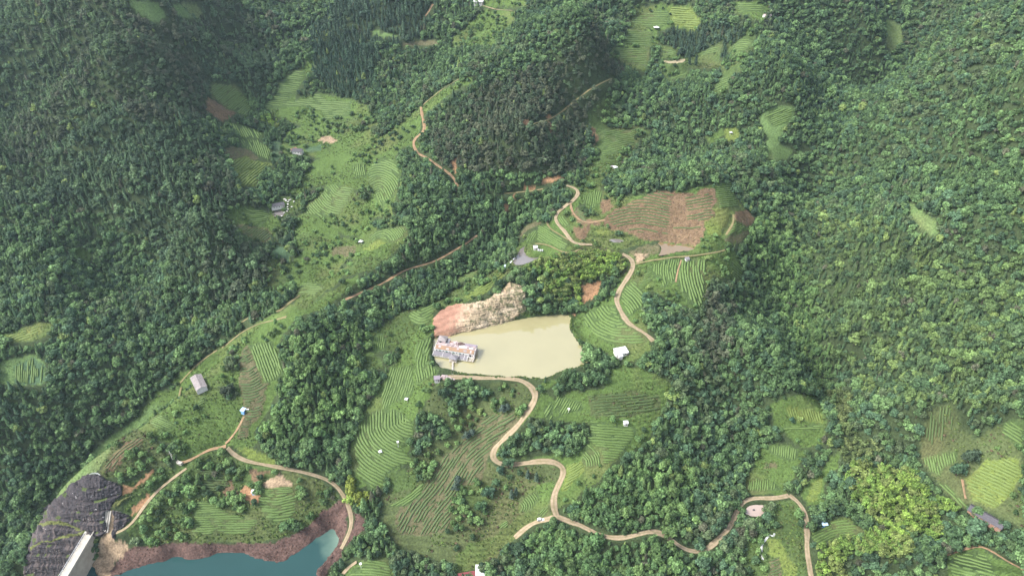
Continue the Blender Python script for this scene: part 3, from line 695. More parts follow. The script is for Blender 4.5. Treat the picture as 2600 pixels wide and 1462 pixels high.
def tag(o, label=None, cat=None, group=None, kind=None):
    if label: o['label'] = label
    if cat: o['category'] = cat
    if group: o['group'] = group
    if kind: o['kind'] = kind
    return o

def empty(name, loc, rz=0.0):
    o = bpy.data.objects.new(name, None); o.empty_display_size = 1
    o.location = loc; o.rotation_euler = (0, 0, rz); COL.objects.link(o); return o

# ---------------------------------------------------------------- ground
NR, NC = 860, 800
yy = 95.0 * np.exp(np.linspace(0, math.log(1640.0 / 95.0), NR))
hw = 0.84 * np.sqrt(yy ** 2 + 320.0 ** 2) + 40
hw = np.minimum(hw, 1490)
uu = np.linspace(-1, 1, NC)
TX = hw[:, None] * uu[None, :]; TY = np.repeat(yy[:, None], NC, 1)
TZ = hgt(TX, TY)
ppx, ppy, pd = project(TX, TY, TZ)
tl = lab(ppx, ppy)
vis = seen(TX, TY, TZ)
inframe = (ppx > -110) & (ppx < 2710) & (ppy > -110) & (ppy < 1570)
tl = np.where(vis & inframe, tl, CIDX['.'])
# ledges in the cut rock and the sandstone cliff
R_, S_, E_ = CIDX['r'], CIDX['s'], CIDX['e']
TZ0 = TZ.copy()
led = lambda z, p: (z / p - np.floor(z / p))
mr = tl == R_
TZ = np.where(mr, TZ + (led(TZ, 5.5) ** 3 - .3) * 2.2 + (fbm(TX / 2.2, TY / 2.2, 3) - .5) * 2.0, TZ)
TZ = np.where(tl == S_, TZ + (led(TZ + 2 * fbm(TX / 12, TY / 12, 2), 2.6) ** 2 - .3) * 1.5 + (fbm(TX / 4, TY / 4, 2) - .5) * .8, TZ)
TZ = np.where(tl == E_, TZ + (fbm(TX / 5, TY / 5, 2) - .5) * .5, TZ)
# old terraces in the grassland: low risers that follow the contours
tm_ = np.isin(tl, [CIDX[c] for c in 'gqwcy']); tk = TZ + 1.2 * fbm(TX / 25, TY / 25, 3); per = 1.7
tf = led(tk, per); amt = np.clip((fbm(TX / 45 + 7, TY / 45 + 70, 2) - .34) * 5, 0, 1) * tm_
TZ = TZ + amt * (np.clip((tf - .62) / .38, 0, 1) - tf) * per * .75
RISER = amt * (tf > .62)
cols = np.array([COLS[c] for c in CODES])[tl]
n1 = fbm(TX / 16, TY / 16, 4)[..., None]; n2 = fbm(TX / 5 + 31, TY / 5 + 7, 3)[..., None]
cols = cols * (0.62 + .5 * n1 + .26 * n2)
grassy = np.isin(tl, [CIDX[c] for c in 'gwqtypcl'])[..., None]
warm = np.clip((fbm(TX / 28 + 90, TY / 28 + 44, 4) - .52) * 4.5, 0, 1)[..., None]
cols = np.where(grassy, cols * (1 - .30 * warm) + np.array([.15, .125, .06]) * .30 * warm, cols)
# pinkish and pale streaks in rock, dry brush in the clearings
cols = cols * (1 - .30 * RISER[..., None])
st = np.clip((fbm(TX / 1.6, TZ / 9 + TY / 9, 3) - .5) * 4, 0, 1)[..., None]
cols = np.where(mr[..., None], cols * (1 - .5 * st) + np.array([.17, .135, .13]) * .5 * st, cols)
# strata: pale and ochre layers that follow the height
lay = np.clip((fbm(TX / 30, (TZ + .25 * TX) / 1.5, 3) - .42) * 4, 0, 1)[..., None]
cols = np.where((tl == S_)[..., None], cols * (.72 + .4 * lay), cols)
ew = np.clip((ppx - 1118) / 60 + (fbm(TX / 5, TY / 5, 2) - .5) * .7, 0, 1)[..., None]
ex_ = (tl == E_)[..., None]
dst = np.clip((fbm((TX + TZ) / 1.8, (TX - TZ) / 16, 3) - .45) * 4, 0, 1)[..., None]
cols = np.where(ex_, (cols * (1 - ew) + np.array([.52, .38, .25]) * ew) * (.85 + .3 * dst), cols)
ms = (tl == S_)[..., None]
stain = np.clip((fbm(TX / 2.5 + 5, TY / 2.5 + 2, 4) - .48) * 5, 0, 1)[..., None]
cols = np.where(ms, cols * (1 - .55 * stain) + np.array([.14, .125, .075]) * .55 * stain, cols)
mb = np.isin(tl, [CIDX[c] for c in 'bhd'])[..., None]
br = np.clip((fbm(TX / 1.8 + 15, TY / 1.8 + 2, 3) - .5) * 5, 0, 1)[..., None]
cols = np.where(mb, cols * (1 - .35 * br), cols)

idx = np.arange(NR * NC).reshape(NR, NC)
Q = np.stack([idx[:-1, :-1], idx[:-1, 1:], idx[1:, 1:], idx[1:, :-1]], -1).reshape(-1, 4)
M_GROUND = bpy.data.materials.new('ground'); M_GROUND.use_nodes = True
nt = M_GROUND.node_tree; b = nt.nodes['Principled BSDF']; b.inputs['Roughness'].default_value = .92; b.inputs['Specular IOR Level'].default_value = .1
at = nt.nodes.new('ShaderNodeAttribute'); at.attribute_name = 'soil'
tc = nt.nodes.new('ShaderNodeTexCoord'); nz = nt.nodes.new('ShaderNodeTexNoise'); nz.inputs['Scale'].default_value = .9; nz.inputs['Detail'].default_value = 6
nt.links.new(tc.outputs['Object'], nz.inputs['Vector'])
rr = nt.nodes.new('ShaderNodeMapRange'); rr.inputs['From Min'].default_value = .3; rr.inputs['From Max'].default_value = .7; rr.inputs['To Min'].default_value = .6; rr.inputs['To Max'].default_value = 1.35
nt.links.new(nz.outputs['Fac'], rr.inputs['Value'])
mu = nt.nodes.new('ShaderNodeMix'); mu.data_type = 'RGBA'; mu.blend_type = 'MULTIPLY'; mu.inputs['Factor'].default_value = 1
nt.links.new(at.outputs['Color'], mu.inputs['A']); nt.links.new(rr.outputs[0], mu.inputs['B']); nt.links.new(mu.outputs['Result'], b.inputs['Base Color'])
bp = nt.nodes.new('ShaderNodeBump'); bp.inputs['Strength'].default_value = .6; bp.inputs['Distance'].default_value = .5
nt.links.new(nz.outputs['Fac'], bp.inputs['Height']); nt.links.new(bp.outputs[0], b.inputs['Normal'])
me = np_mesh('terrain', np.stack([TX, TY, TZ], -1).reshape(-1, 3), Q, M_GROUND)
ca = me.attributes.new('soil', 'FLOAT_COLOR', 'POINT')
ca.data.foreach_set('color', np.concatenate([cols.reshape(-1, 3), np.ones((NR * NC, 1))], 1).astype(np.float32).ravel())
me.polygons.foreach_set('use_smooth', np.ones(len(me.polygons), bool))
terrain = bpy.data.objects.new('terrain', me); COL.objects.link(terrain)
tag(terrain, 'green mountain valley ground with terraces and cut earth banks', kind='structure')

# ---------------------------------------------------------------- water
def water_mat(name, rgb, rough=.03, plume=None, ior=1.95):
    m = bpy.data.materials.new(name); m.use_nodes = True
    nt = m.node_tree; b = nt.nodes['Principled BSDF']
    b.inputs['Base Color'].default_value = (*rgb, 1); b.inputs['Roughness'].default_value = rough; b.inputs['IOR'].default_value = ior
    tc = nt.nodes.new('ShaderNodeTexCoord')
    nz = nt.nodes.new('ShaderNodeTexNoise'); nz.inputs['Scale'].default_value = .05; nz.inputs['Detail'].default_value = 4
    nt.links.new(tc.outputs['Object'], nz.inputs['Vector'])
    mx = nt.nodes.new('ShaderNodeMix'); mx.data_type = 'RGBA'
    mx.inputs['A'].default_value = (*[c * .9 for c in rgb], 1); mx.inputs['B'].default_value = (*[c * 1.1 for c in rgb], 1)
    nt.links.new(nz.outputs['Fac'], mx.inputs['Factor'])
    last = mx.outputs['Result']
    if plume:
        (x, y, r), c2 = plume
        vm = nt.nodes.new('ShaderNodeVectorMath'); vm.operation = 'DISTANCE'; vm.inputs[1].default_value = (x, y, 0)
        nt.links.new(tc.outputs['Object'], vm.inputs[0])
        ad = nt.nodes.new('ShaderNodeMath'); ad.operation = 'MULTIPLY_ADD'; ad.inputs[1].default_value = r * 1.2; nt.links.new(nz.outputs['Fac'], ad.inputs[0]); nt.links.new(vm.outputs['Value'], ad.inputs[2])
        mr_ = nt.nodes.new('ShaderNodeMapRange'); mr_.inputs['From Min'].default_value = r * .65; mr_.inputs['From Max'].default_value = r * 1.6; mr_.inputs['To Min'].default_value = 1; mr_.inputs['To Max'].default_value = 0
        nt.links.new(ad.outputs[0], mr_.inputs['Value'])
        m2 = nt.nodes.new('ShaderNodeMix'); m2.data_type = 'RGBA'; m2.inputs['B'].default_value = (*c2, 1)
        nt.links.new(mr_.outputs[0], m2.inputs['Factor']); nt.links.new(last, m2.inputs['A']); last = m2.outputs['Result']
    nt.links.new(last, b.inputs['Base Color'])
    b.inputs['Specular IOR Level'].default_value = .75
    if plume: b.inputs['Specular IOR Level'].default_value = .22
    wv = nt.nodes.new('ShaderNodeTexNoise'); wv.inputs['Scale'].default_value = .5; wv.inputs['Detail'].default_value = 3
    nt.links.new(tc.outputs['Object'], wv.inputs['Vector'])
    bp = nt.nodes.new('ShaderNodeBump'); bp.inputs['Strength'].default_value = .02; bp.inputs['Distance'].default_value = .1
    nt.links.new(wv.outputs['Fac'], bp.inputs['Height']); nt.links.new(bp.outputs[0], b.inputs['Normal'])
    return m
plx, ply = at_z(870., 1368., -66.0)
WM = dict(muddy=water_mat('muddy_water', (.31, .283, .15)), grey=water_mat('grey_water', (.17,.15,.14)), brown=water_mat('brown_water', (.20,.135,.065)),
          pale=water_mat('pale_clay_water', (.40,.305,.25)), cream=water_mat('cream_clay_water', (.42,.355,.23)),
          teal=water_mat('teal_water', (.022, .060, .060), .03, ((float(plx) + 2, float(ply), 20.0), (.20, .29, .22)), 1.33))
WLAB = dict(fish_pond='yellow green muddy pond in front of the sandstone cliff', grey_pond='small grey pond behind the bamboo grove', brown_pond='brown silty pond under the cleared hillside',
            puddle='shallow grey puddle below the cleared hillside', pale_pond='pale pinkish clay pond inside the dirt road bend', far_pond='narrow cream coloured clay pond among the far tea fields',
            house_pool='tiny grey pool beside the long white walled house', reservoir='teal reservoir water behind the concrete dam')
for nm, lv, kind, poly in PONDS:
    c = poly.mean(0); dv = poly - c
    ex = poly + dv / np.linalg.norm(dv, axis=1, keepdims=True) * 1.2
    o = mesh_obj(nm, [(x, y, 0) for x, y in ex], [list(range(len(ex)))[::-1] if False else list(range(len(ex)))], WM[kind])
    bm = bmesh.new(); bm.from_mesh(o.data); bmesh.ops.triangulate(bm, faces=bm.faces[:])
    bmesh.ops.recalc_face_normals(bm, faces=bm.faces[:])
    if sum(f.normal.z for f in bm.faces) < 0: bmesh.ops.reverse_faces(bm, faces=bm.faces[:])
    bm.to_mesh(o.data); bm.free()
    o.location.z = lv
    tag(o, WLAB[nm], kind='structure')

# ---------------------------------------------------------------- dirt roads and footpaths
def road_mat(name, rgb, rut, verge):
    m = mat(name, rgb, .95, .2, .7, .4)
    nt = m.node_tree; b = nt.nodes['Principled BSDF']
    at = nt.nodes.new('ShaderNodeAttribute'); at.attribute_name = 'across'
    src = b.inputs['Base Color'].links[0].from_socket
    ra = nt.nodes.new('ShaderNodeValToRGB'); e = ra.color_ramp.elements
    e[0].position = 0; e[0].color = (0, 0, 0, 1); e[1].position = 1; e[1].color = (.0, .0, .0, 1)
    for p_, v in ((.14, 1), (.34, 1), (.43, rut), (.57, rut), (.66, 1), (.86, 1)):
        k = e.new(p_); k.color = (v, v, v, 1)
    nt.links.new(at.outputs['Fac'], ra.inputs[0])
    nz = nt.nodes.new('ShaderNodeTexNoise'); nz.inputs['Scale'].default_value = .35; nz.inputs['Detail'].default_value = 5
    tc = nt.nodes.new('ShaderNodeTexCoord'); nt.links.new(tc.outputs['Object'], nz.inputs['Vector'])
    mm = nt.nodes.new('ShaderNodeMath'); mm.operation = 'MULTIPLY_ADD'; mm.inputs[1].default_value = 2.2; mm.inputs[2].default_value = -1.15
    nt.links.new(nz.outputs['Fac'], mm.inputs[0])
    ad = nt.nodes.new('ShaderNodeMath'); ad.operation = 'ADD'; ad.use_clamp = True
    nt.links.new(ra.outputs[0], ad.inputs[0]); nt.links.new(mm.outputs[0], ad.inputs[1])
    mx = nt.nodes.new('ShaderNodeMix'); mx.data_type = 'RGBA'; mx.inputs['A'].default_value = (*verge, 1)
    nt.links.new(ad.outputs[0], mx.inputs['Factor']); nt.links.new(src, mx.inputs['B'])
    nt.links.new(mx.outputs['Result'], b.inputs['Base Color'])
    return m
RM = dict(dirt=road_mat('pale_dirt', (.30, .235, .16), .42, (.20, .17, .09)), clay=road_mat('clay', (.29, .185, .11), .5, (.16, .13, .07)), path=road_mat('worn_path', (.20, .165, .085), .7, (.13, .14, .055)))
for ri, (kind, w, pts) in enumerate(ROADL):
    n = len(pts)
    if n < 3: continue
    tg = np.gradient(pts[:, :2], axis=0); tg /= np.linalg.norm(tg, axis=1, keepdims=True) + 1e-9
    nr = np.stack([-tg[:, 1], tg[:, 0]], 1)
    ac = np.array([0, .14, .35, .5, .65, .86, 1.0])
    wob = 1 + (fbm(np.arange(n) / 5.0 + ri * 9, np.zeros(n), 2) - .5) * .6
    V = []
    for a in ac:
        off = (a - .5) * w * wob
        x = pts[:, 0] + nr[:, 0] * off; y = pts[:, 1] + nr[:, 1] * off
        z = np.maximum(hgt(x, y), pts[:, 2] - .4) + .16 - .10 * abs(a - .5) * 2
        V.append(np.stack([x, y, z], 1))
    V = np.stack(V, 1).reshape(-1, 3)
    k = len(ac); ii = np.arange(n * k).reshape(n, k)
    F = np.stack([ii[:-1, 1:], ii[:-1, :-1], ii[1:, :-1], ii[1:, 1:]], -1).reshape(-1, 4)
    nm = 'dirt_road' if kind == 'dirt' else ('clay_track' if kind == 'clay' else 'footpath')
    me = np_mesh(nm, V, F, RM[kind])
    a_ = me.attributes.new('across', 'FLOAT', 'POINT'); a_.data.foreach_set('value', np.tile(ac, n).astype(np.float32))
    o = bpy.data.objects.new(nm, me); COL.objects.link(o)
    tag(o, {'dirt': 'pale rutted dirt road winding between the hills', 'clay': 'reddish clay track cut into the slope', 'path': 'narrow worn footpath through the grass'}[kind], kind='structure', group={'dirt': 'dirt roads', 'clay': 'clay tracks', 'path': 'footpaths'}[kind])

# ---------------------------------------------------------------- cut faces with their own finer surface
def vcol_mat(name, rough=.9, bump=.5, scale=2.5):
    m = bpy.data.materials.new(name); m.use_nodes = True; nt = m.node_tree; b = nt.nodes['Principled BSDF']; b.inputs['Roughness'].default_value = rough; b.inputs['Specular IOR Level'].default_value = .15
    at = nt.nodes.new('ShaderNodeAttribute'); at.attribute_name = 'soil'; tc = nt.nodes.new('ShaderNodeTexCoord'); nz = nt.nodes.new('ShaderNodeTexNoise'); nz.inputs['Scale'].default_value = scale; nz.inputs['Detail'].default_value = 5
    nt.links.new(tc.outputs['Object'], nz.inputs['Vector'])
    rr = nt.nodes.new('ShaderNodeMapRange'); rr.inputs['From Min'].default_value = .3; rr.inputs['From Max'].default_value = .7; rr.inputs['To Min'].default_value = .72; rr.inputs['To Max'].default_value = 1.25
    nt.links.new(nz.outputs['Fac'], rr.inputs['Value']); mu = nt.nodes.new('ShaderNodeMix'); mu.data_type = 'RGBA'; mu.blend_type = 'MULTIPLY'; mu.inputs['Factor'].default_value = 1
    nt.links.new(at.outputs['Color'], mu.inputs['A']); nt.links.new(rr.outputs[0], mu.inputs['B']); nt.links.new(mu.outputs['Result'], b.inputs['Base Color'])
    bp = nt.nodes.new('ShaderNodeBump'); bp.inputs['Strength'].default_value = bump; bp.inputs['Distance'].default_value = .25; nt.links.new(nz.outputs['Fac'], bp.inputs['Height']); nt.links.new(bp.outputs[0], b.inputs['Normal'])
    return m
M_CUT = vcol_mat('cut_earth_and_rock')
def face_patch(name, label, codes, box, step, fn):
    x0, y0, x1, y1 = box
    gx, gy = np.meshgrid(np.arange(x0, x1, step), np.arange(y0, y1, step))
    l = lab(gx, gy); inside = np.isin(l, [CIDX[c] for c in codes])
    X, Y, Z, T = cast(gx, gy, hgt)
    e = 2.5; hx_ = (hgt(X + e, Y) - hgt(X - e, Y)) / (2 * e); hy_ = (hgt(X, Y + e) - hgt(X, Y - e)) / (2 * e)
    N = np.stack([-hx_, -hy_, np.ones_like(hx_)], -1); N /= np.linalg.norm(N, axis=-1, keepdims=True)
    disp, col = fn(X, Y, Z, gx, gy, l)
    ed = blur(inside.astype(float), 2)
    off = np.where(inside, .55 + disp * np.clip(ed * 1.6 - .6, 0, 1), -.8)
    V = np.stack([X, Y, Z], -1) + N * off[..., None]
    n_, m_ = X.shape; ii = np.arange(n_ * m_).reshape(n_, m_)
    near = np.maximum.reduce([inside[:-1, :-1], inside[1:, :-1], inside[:-1, 1:], inside[1:, 1:]])
    jump = np.maximum.reduce([np.abs(np.diff(T, axis=0))[:, :-1], np.abs(np.diff(T, axis=0))[:, 1:]]) < 14
    F = np.stack([ii[1:, :-1], ii[1:, 1:], ii[:-1, 1:], ii[:-1, :-1]], -1)[near & jump]
    used = np.unique(F); mp = np.full(n_ * m_, -1); mp[used] = np.arange(len(used))
    me = np_mesh(name, V.reshape(-1, 3)[used], mp[F], M_CUT)
    ca = me.attributes.new('soil', 'FLOAT_COLOR', 'POINT'); ca.data.foreach_set('color', np.concatenate([np.clip(col, 0, 1).reshape(-1, 3)[used], np.ones((len(used), 1))], 1).astype(np.float32).ravel())
    o = bpy.data.objects.new(name, me); COL.objects.link(o); tag(o, label, kind='structure')
def cliff_fn(X, Y, Z, gx, gy, l):
    warp = Z + 1.5 * fbm(X / 14, Y / 14, 3)
    k = warp / 1.15; fr = k - np.floor(k); lay = np.floor(k)
    hsh = vnoise(lay * 7.31 + 3, lay * 0 + 5.7); hs2 = vnoise(lay * 3.7 + 30, X / 7)
    crack = (vnoise(X / 1.1 + lay * 13, lay * 5.1) > .80) * 1.0
    joint = np.clip((fr - .80) * 6, 0, 1)
    disp = (1 - fr) * .3 + hs2 * .8 - joint * .4 - crack * .3 + (fbm(X / 1.5, Z / 1.2, 3) - .5) * 1.0
    base = np.array([.36, .285, .19]) * (.75 + .45 * hsh)[..., None]
    base = base * (1 - .4 * joint - .25 * crack)[..., None]
    cream = np.clip((fbm(X / 6 + 3, Z / 3, 3) - .5) * 5, 0, 1)[..., None]; base = base * (1 - .5 * cream) + np.array([.50, .42, .31]) * .5 * cream
    och = np.clip((gy * 0 + 760 - gy) / 40 + fbm(X / 4, Z / 4, 2) - .9, 0, 1)[..., None]; base = base * (1 - .5 * och) + np.array([.38, .22, .10]) * .5 * och
    # weeds growing over the right and lower part
    wet = np.clip((fbm(X / 2.6 + 9, Z / 2.2 + Y / 3, 4) - .56 + (gx - 1240) / 900) * 7, 0, 1)[..., None]
    base = base * (1 - .8 * wet) + np.array([.085, .095, .045]) * .8 * wet
    # the red earth at the left end, combed by runnels
    ph = (gx - 1100) * .35 + (gy - 850) * .9; run = .5 + .5 * np.sin(ph / 2.6 + 5 * fbm(gx / 26, gy / 26, 3))
    red = np.array([.30, .165, .115]) * (.86 + .22 * run)[..., None] * (.85 + .3 * fbm(gx / 9, gy / 3, 2))[..., None]
    t = np.clip((gx - 1140 + (gy - 830) * .35) / 42 + (fbm(gx / 8, gy / 8, 3) - .5) * 1.1, 0, 1)[..., None]
    low = np.clip((gy - 838) / 20, 0, 1)[..., None]; red = red * (1 - .4 * low) + np.array([.30, .20, .11]) * .4 * low
    smooth = t[..., 0]
    return disp * smooth + (1 - smooth) * (run - .5) * .12, base * t + red * (1 - t)
face_patch('cliff_face', 'layered cream and red cut cliff above the muddy pond', 'se', (1085, 700, 1350, 870), 1.1, cliff_fn)
def rock_fn(X, Y, Z, gx, gy, l):
    wz = Z + 1.5 * fbm(X / 12, Y / 12, 2); k = wz / 5.2; fr = k - np.floor(k)
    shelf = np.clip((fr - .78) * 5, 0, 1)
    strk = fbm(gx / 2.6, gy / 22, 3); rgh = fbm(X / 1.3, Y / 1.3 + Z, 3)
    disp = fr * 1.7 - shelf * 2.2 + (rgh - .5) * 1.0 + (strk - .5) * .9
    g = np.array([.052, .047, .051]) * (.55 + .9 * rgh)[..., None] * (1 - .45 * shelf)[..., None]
    pk = np.clip((strk - .54) * 5, 0, 1)[..., None] * np.clip((gy - 1240) / 120, .15, .8)[..., None]; g = g * (1 - pk) + np.array([.125, .102, .096]) * pk
    wd = ((fbm(X / 3.5 + 4, Y / 3.5, 3) > .63) & (shelf > .1))[..., None]; g = np.where(wd, np.array([.075, .10, .035]), g)
    wdot = ((vnoise(X / .75, Y / .75) > .93) & (fr < .4))[..., None]; g = np.where(wdot, np.array([.42, .41, .40]), g)
    lg = (l == CIDX['l'])[..., None]; g = np.where(lg, np.array([.115, .13, .045]) * (.6 + .8 * rgh)[..., None], g)
    return disp, g
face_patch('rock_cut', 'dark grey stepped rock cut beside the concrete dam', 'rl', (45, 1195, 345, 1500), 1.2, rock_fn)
# ---------------------------------------------------------------- plants
RG = np.random.default_rng(11)

def leaf_cloud(C, N, size, rg, jit=.45, asp=1.0, tri=False):
    """small leaf clumps: centres C, outward normals N"""
    n = len(C)
    N = N + rg.normal(0, jit, (n, 3)); N /= np.linalg.norm(N, axis=1, keepdims=True)
    A = np.cross(N, rg.normal(0, 1, (n, 3))); A /= np.linalg.norm(A, axis=1, keepdims=True); B = np.cross(N, A)
    s = size * rg.uniform(.7, 1.3, (n, 1))
    q = np.stack([C - A * s - B * s * asp * .6, C + A * s * .9 - B * s * asp, C + A * s + B * s * asp * .7, C - A * s * .8 + B * s * asp], 1)
    q += rg.normal(0, .12, q.shape) * s[:, None]
    return q.reshape(-1, 3), np.arange(4 * n).reshape(n, 4)

def ico(sub, r, sc=(1, 1, 1), z=0):
    bm = bmesh.new(); bmesh.ops.create_icosphere(bm, subdivisions=sub, radius=r)
    V = np.array([v.co[:] for v in bm.verts]) * sc + (0, 0, z); F = [[v.index for v in f.verts] for f in bm.faces]; bm.free()
    return V, F

def finish(name, parts, m, varamp=.35, rg=RG):
    V = []; F = []; W = []; k = 0
    for v, f, w in parts:
        V += [tuple(x) for x in v]; F += [tuple(int(i) + k for i in t) for t in f]; W += list(w); k += len(v)
    me = bpy.data.meshes.new(name); me.from_pydata(V, [], F); me.update(); me.materials.append(m)
    a = me.attributes.new('leafvar', 'FLOAT_COLOR', 'FACE')
    W = np.array(W, np.float32); a.data.foreach_set('color', np.stack([W, W, W, np.ones_like(W)], 1).ravel())
    return me

def broadleaf(seed, tall=1.0, lobes=7, n=420, spread=.62):
    rg = np.random.default_rng(seed); parts = []
    # unit tree: crown radius about 1, crown base z=.6, top about 2.2*tall
    L = [(np.array([rg.uniform(-.15, .15), rg.uniform(-.15, .15), 1.4 * tall]), .6)]
    for i in range(lobes):
        a = i * 2.4 + rg.uniform(-.4, .4); r = spread * rg.uniform(.6, 1.4)
        L.append((np.array([r * math.cos(a), r * math.sin(a), (1.05 + rg.uniform(-.35, .6)) * tall]), rg.uniform(.28, .52)))
    C = []; N = []
    while len(C) < n:
        c, r = L[rg.integers(len(L))] if rg.random() > .25 else L[0]
        d = rg.normal(0, 1, 3); d /= np.linalg.norm(d)
        if d[2] < -.45: continue
        p = c + d * r * rg.uniform(.86, 1.08)
        if any(np.linalg.norm(p - c2) < r2 * .8 for c2, r2 in L): continue
        C.append(p); N.append(d * .8 + np.array([0, 0, .35]))
    v, f = leaf_cloud(np.array(C), np.array(N), .118, rg, .6)
    tone = {}
    w = []
    for p in C:
        k = int(np.argmin([np.linalg.norm(p - c) / r for c, r in L])); tone.setdefault(k, rg.uniform(.72, 1.3)); w.append(tone[k] * rg.uniform(.5, 1.55))
    parts.append((v, f, w))
    for c, r in L:
        cv, cf = ico(1, r * .74); parts.append((cv + c, cf, [.9] * len(cf)))  # added light-blocking cores, toned down to paint in the shade inside the crown
    return finish('broadleaf_crown', parts, M_LEAF)

def conifer(seed, n=230, slim=.34):
    rg = np.random.default_rng(seed); C = []; N = []
    H = 3.4
    for i in range(n):
        t = rg.random() ** .8; z = .45 + t * (H - .5)
        r = slim * (1 - t) ** .8 * (1.6 + .35 * math.sin(z * 9)) + .04
        a = rg.uniform(0, 2 * math.pi); r *= rg.uniform(.75, 1.1)
        C.append((r * math.cos(a), r * math.sin(a), z)); N.append((math.cos(a) * .7, math.sin(a) * .7, .6))
    v, f = leaf_cloud(np.array(C), np.array(N), .11, rg, .45, 1.1)
    parts = [(v, f, rg.uniform(.65, 1.3, n))]
    k = 8; cv = [(0, 0, H * .95)] + [(slim * 1.15 * math.cos(2 * math.pi * i / k), slim * 1.15 * math.sin(2 * math.pi * i / k), .4) for i in range(k)]
    parts.append((np.array(cv), [(0, 1 + i, 1 + (i + 1) % k) for i in range(k)], [.75] * k))  # added inner cone, darker colour stands for shade between the branches
    return finish('conifer_crown', parts, M_LEAF)

def pine(seed, n=230):
    rg = np.random.default_rng(seed); C = []; N = []
    tiers = [(np.array([rg.uniform(-.25, .25), rg.uniform(-.25, .25), z]), r) for z, r in ((1.2, .7), (1.65, .62), (2.1, .5), (2.5, .32))]
    for k in range(4):
        a = rg.uniform(0, 6.28); tiers.append((np.array([.6 * math.cos(a), .6 * math.sin(a), rg.uniform(1.1, 1.9)]), .36))
    for i in range(n):
        c, r = tiers[rg.integers(len(tiers))]
        d = rg.normal(0, 1, 3); d /= np.linalg.norm(d); d[2] = abs(d[2]) * .7 - .1
        C.append(c + d * np.array([r, r, r * .5])); N.append(d + (0, 0, .5))
    v, f = leaf_cloud(np.array(C), np.array(N), .12, rg, .6)
    parts = [(v, f, rg.uniform(.6, 1.35, n))]
    for c, r in tiers:
        cv, cf = ico(1, r * .7, (1, 1, .45)); parts.append((cv + c, cf, [.7] * len(cf)))  # cores added to stop light, inner shade painted as a darker tone
    return finish('pine_crown', parts, M_LEAF)

def bamboo(seed, culms=6):
    rg = np.random.default_rng(seed); C = []; N = []; W = []; cores = []
    for i in range(culms):
        a = rg.uniform(0, 6.28); r0 = rg.uniform(.05, .55)
        lean = rg.uniform(0, 6.28) if rg.random() < .4 else math.radians(215) + rg.normal(0, .5)
        h = rg.uniform(2.2, 3.1); tn = rg.uniform(.75, 1.25)
        base = np.array([r0 * math.cos(a), r0 * math.sin(a), 0]); ld = np.array([math.cos(lean), math.sin(lean), 0])
        for k in range(60):
            t = .3 + .7 * rg.random(); bend = .75 * t ** 2.6
            p = base + np.array([0, 0, h * (t - .17 * max(0, t - .72) ** 1.4 * 6)]) + ld * bend
            rr = .34 * math.sin(math.pi * min(1, (t - .22) / .8)) + .05
            d = rg.normal(0, 1, 3); d /= np.linalg.norm(d)
            C.append(p + d * rr * np.array([1, 1, .8])); N.append(d * .6 + ld * .3 + np.array([0, 0, .6])); W.append(tn * rg.uniform(.5, 1.5))
    v, f = leaf_cloud(np.array(C), np.array(N), .075, rg, .55, 2.0)
    parts = [(v, f, W)]
    cv, cf = ico(1, .62, (1, 1, 1.5), 1.1); parts.append((cv, cf, [.65] * len(cf)))  # added core behind the plumes, gap shade put into its darker colour
    return finish('bamboo_leaves', parts, M_LEAF)

def bush(seed, n=54, flat=.7):
    rg = np.random.default_rng(seed)
    d = rg.normal(0, 1, (n, 3)); d /= np.linalg.norm(d, axis=1, keepdims=True); d[:, 2] = np.abs(d[:, 2])
    C = d * np.array([1, 1, flat]) * rg.uniform(.6, 1.05, (n, 1))
    v, f = leaf_cloud(C, d + (0, 0, .3), .26, rg, .5)
    cv, cf = ico(1, .72, (1, 1, flat))
    return finish('bush_leaves', [(v, f, rg.uniform(.65, 1.35, n)), (cv, cf, [.75] * len(cf))], M_LEAF)  # added inner dome, painted darker than the leaves as shade

def trunk_mesh(name, h, r, limbs, seed):
    rg = random.Random(seed); V = []; F = []
    def tube(a, b, r0, r1, k=6):
        a = Vector(a); b = Vector(b); d = (b - a).normalized(); u = d.orthogonal().normalized(); w = d.cross(u); s = len(V)
        for p, r in ((a, r0), (b, r1)):
            for i in range(k):
                t = 2 * math.pi * i / k; V.append(tuple(p + u * (r * math.cos(t)) + w * (r * math.sin(t))))
        for i in range(k): F.append((s + i, s + (i + 1) % k, s + k + (i + 1) % k, s + k + i))
    tube((0, 0, -.25), (0.03, 0, h * .5), r, r * .8); tube((0.03, 0, h * .5), (0, .04, h), r * .8, r * .35)
    for i in range(limbs):
        a = i * 2.3 + rg.uniform(0, .6); z = h * rg.uniform(.4, .75)
        tube((0, 0, z), (.5 * math.cos(a), .5 * math.sin(a), z + .4), r * .5, r * .2, 5)
    me = bpy.data.meshes.new(name); me.from_pydata(V, [], F); me.update(); me.materials.append(M_BARK); return me

CROWNS = {'broadleaf': [broadleaf(1), broadleaf(2, .85, 6), broadleaf(3, 1.15, 8, 460, .7), broadleaf(4, .85, 10, 480, .85), broadleaf(5, 1.35, 6, 400, .5), broadleaf(6, .75, 5, 330, .5)],
          'conifer': [conifer(21), conifer(22, 220, .40), conifer(23, 230, .30)],
          'pine': [pine(31), pine(32), pine(33)],
          'bamboo': [bamboo(41), bamboo(42), bamboo(43, 7), bamboo(44, 5)],
          'bush': [bush(51), bush(52, 50, .9), bush(53, 60, .5)]}
TRUNKS = {'broadleaf': trunk_mesh('broadleaf_trunk', 1.5, .09, 4, 1), 'conifer': trunk_mesh('conifer_trunk', 3.2, .06, 0, 2), 'pine': trunk_mesh('pine_trunk', 2.3, .07, 4, 3), 'bamboo': trunk_mesh('bamboo_culms', 2.0, .05, 3, 4)}

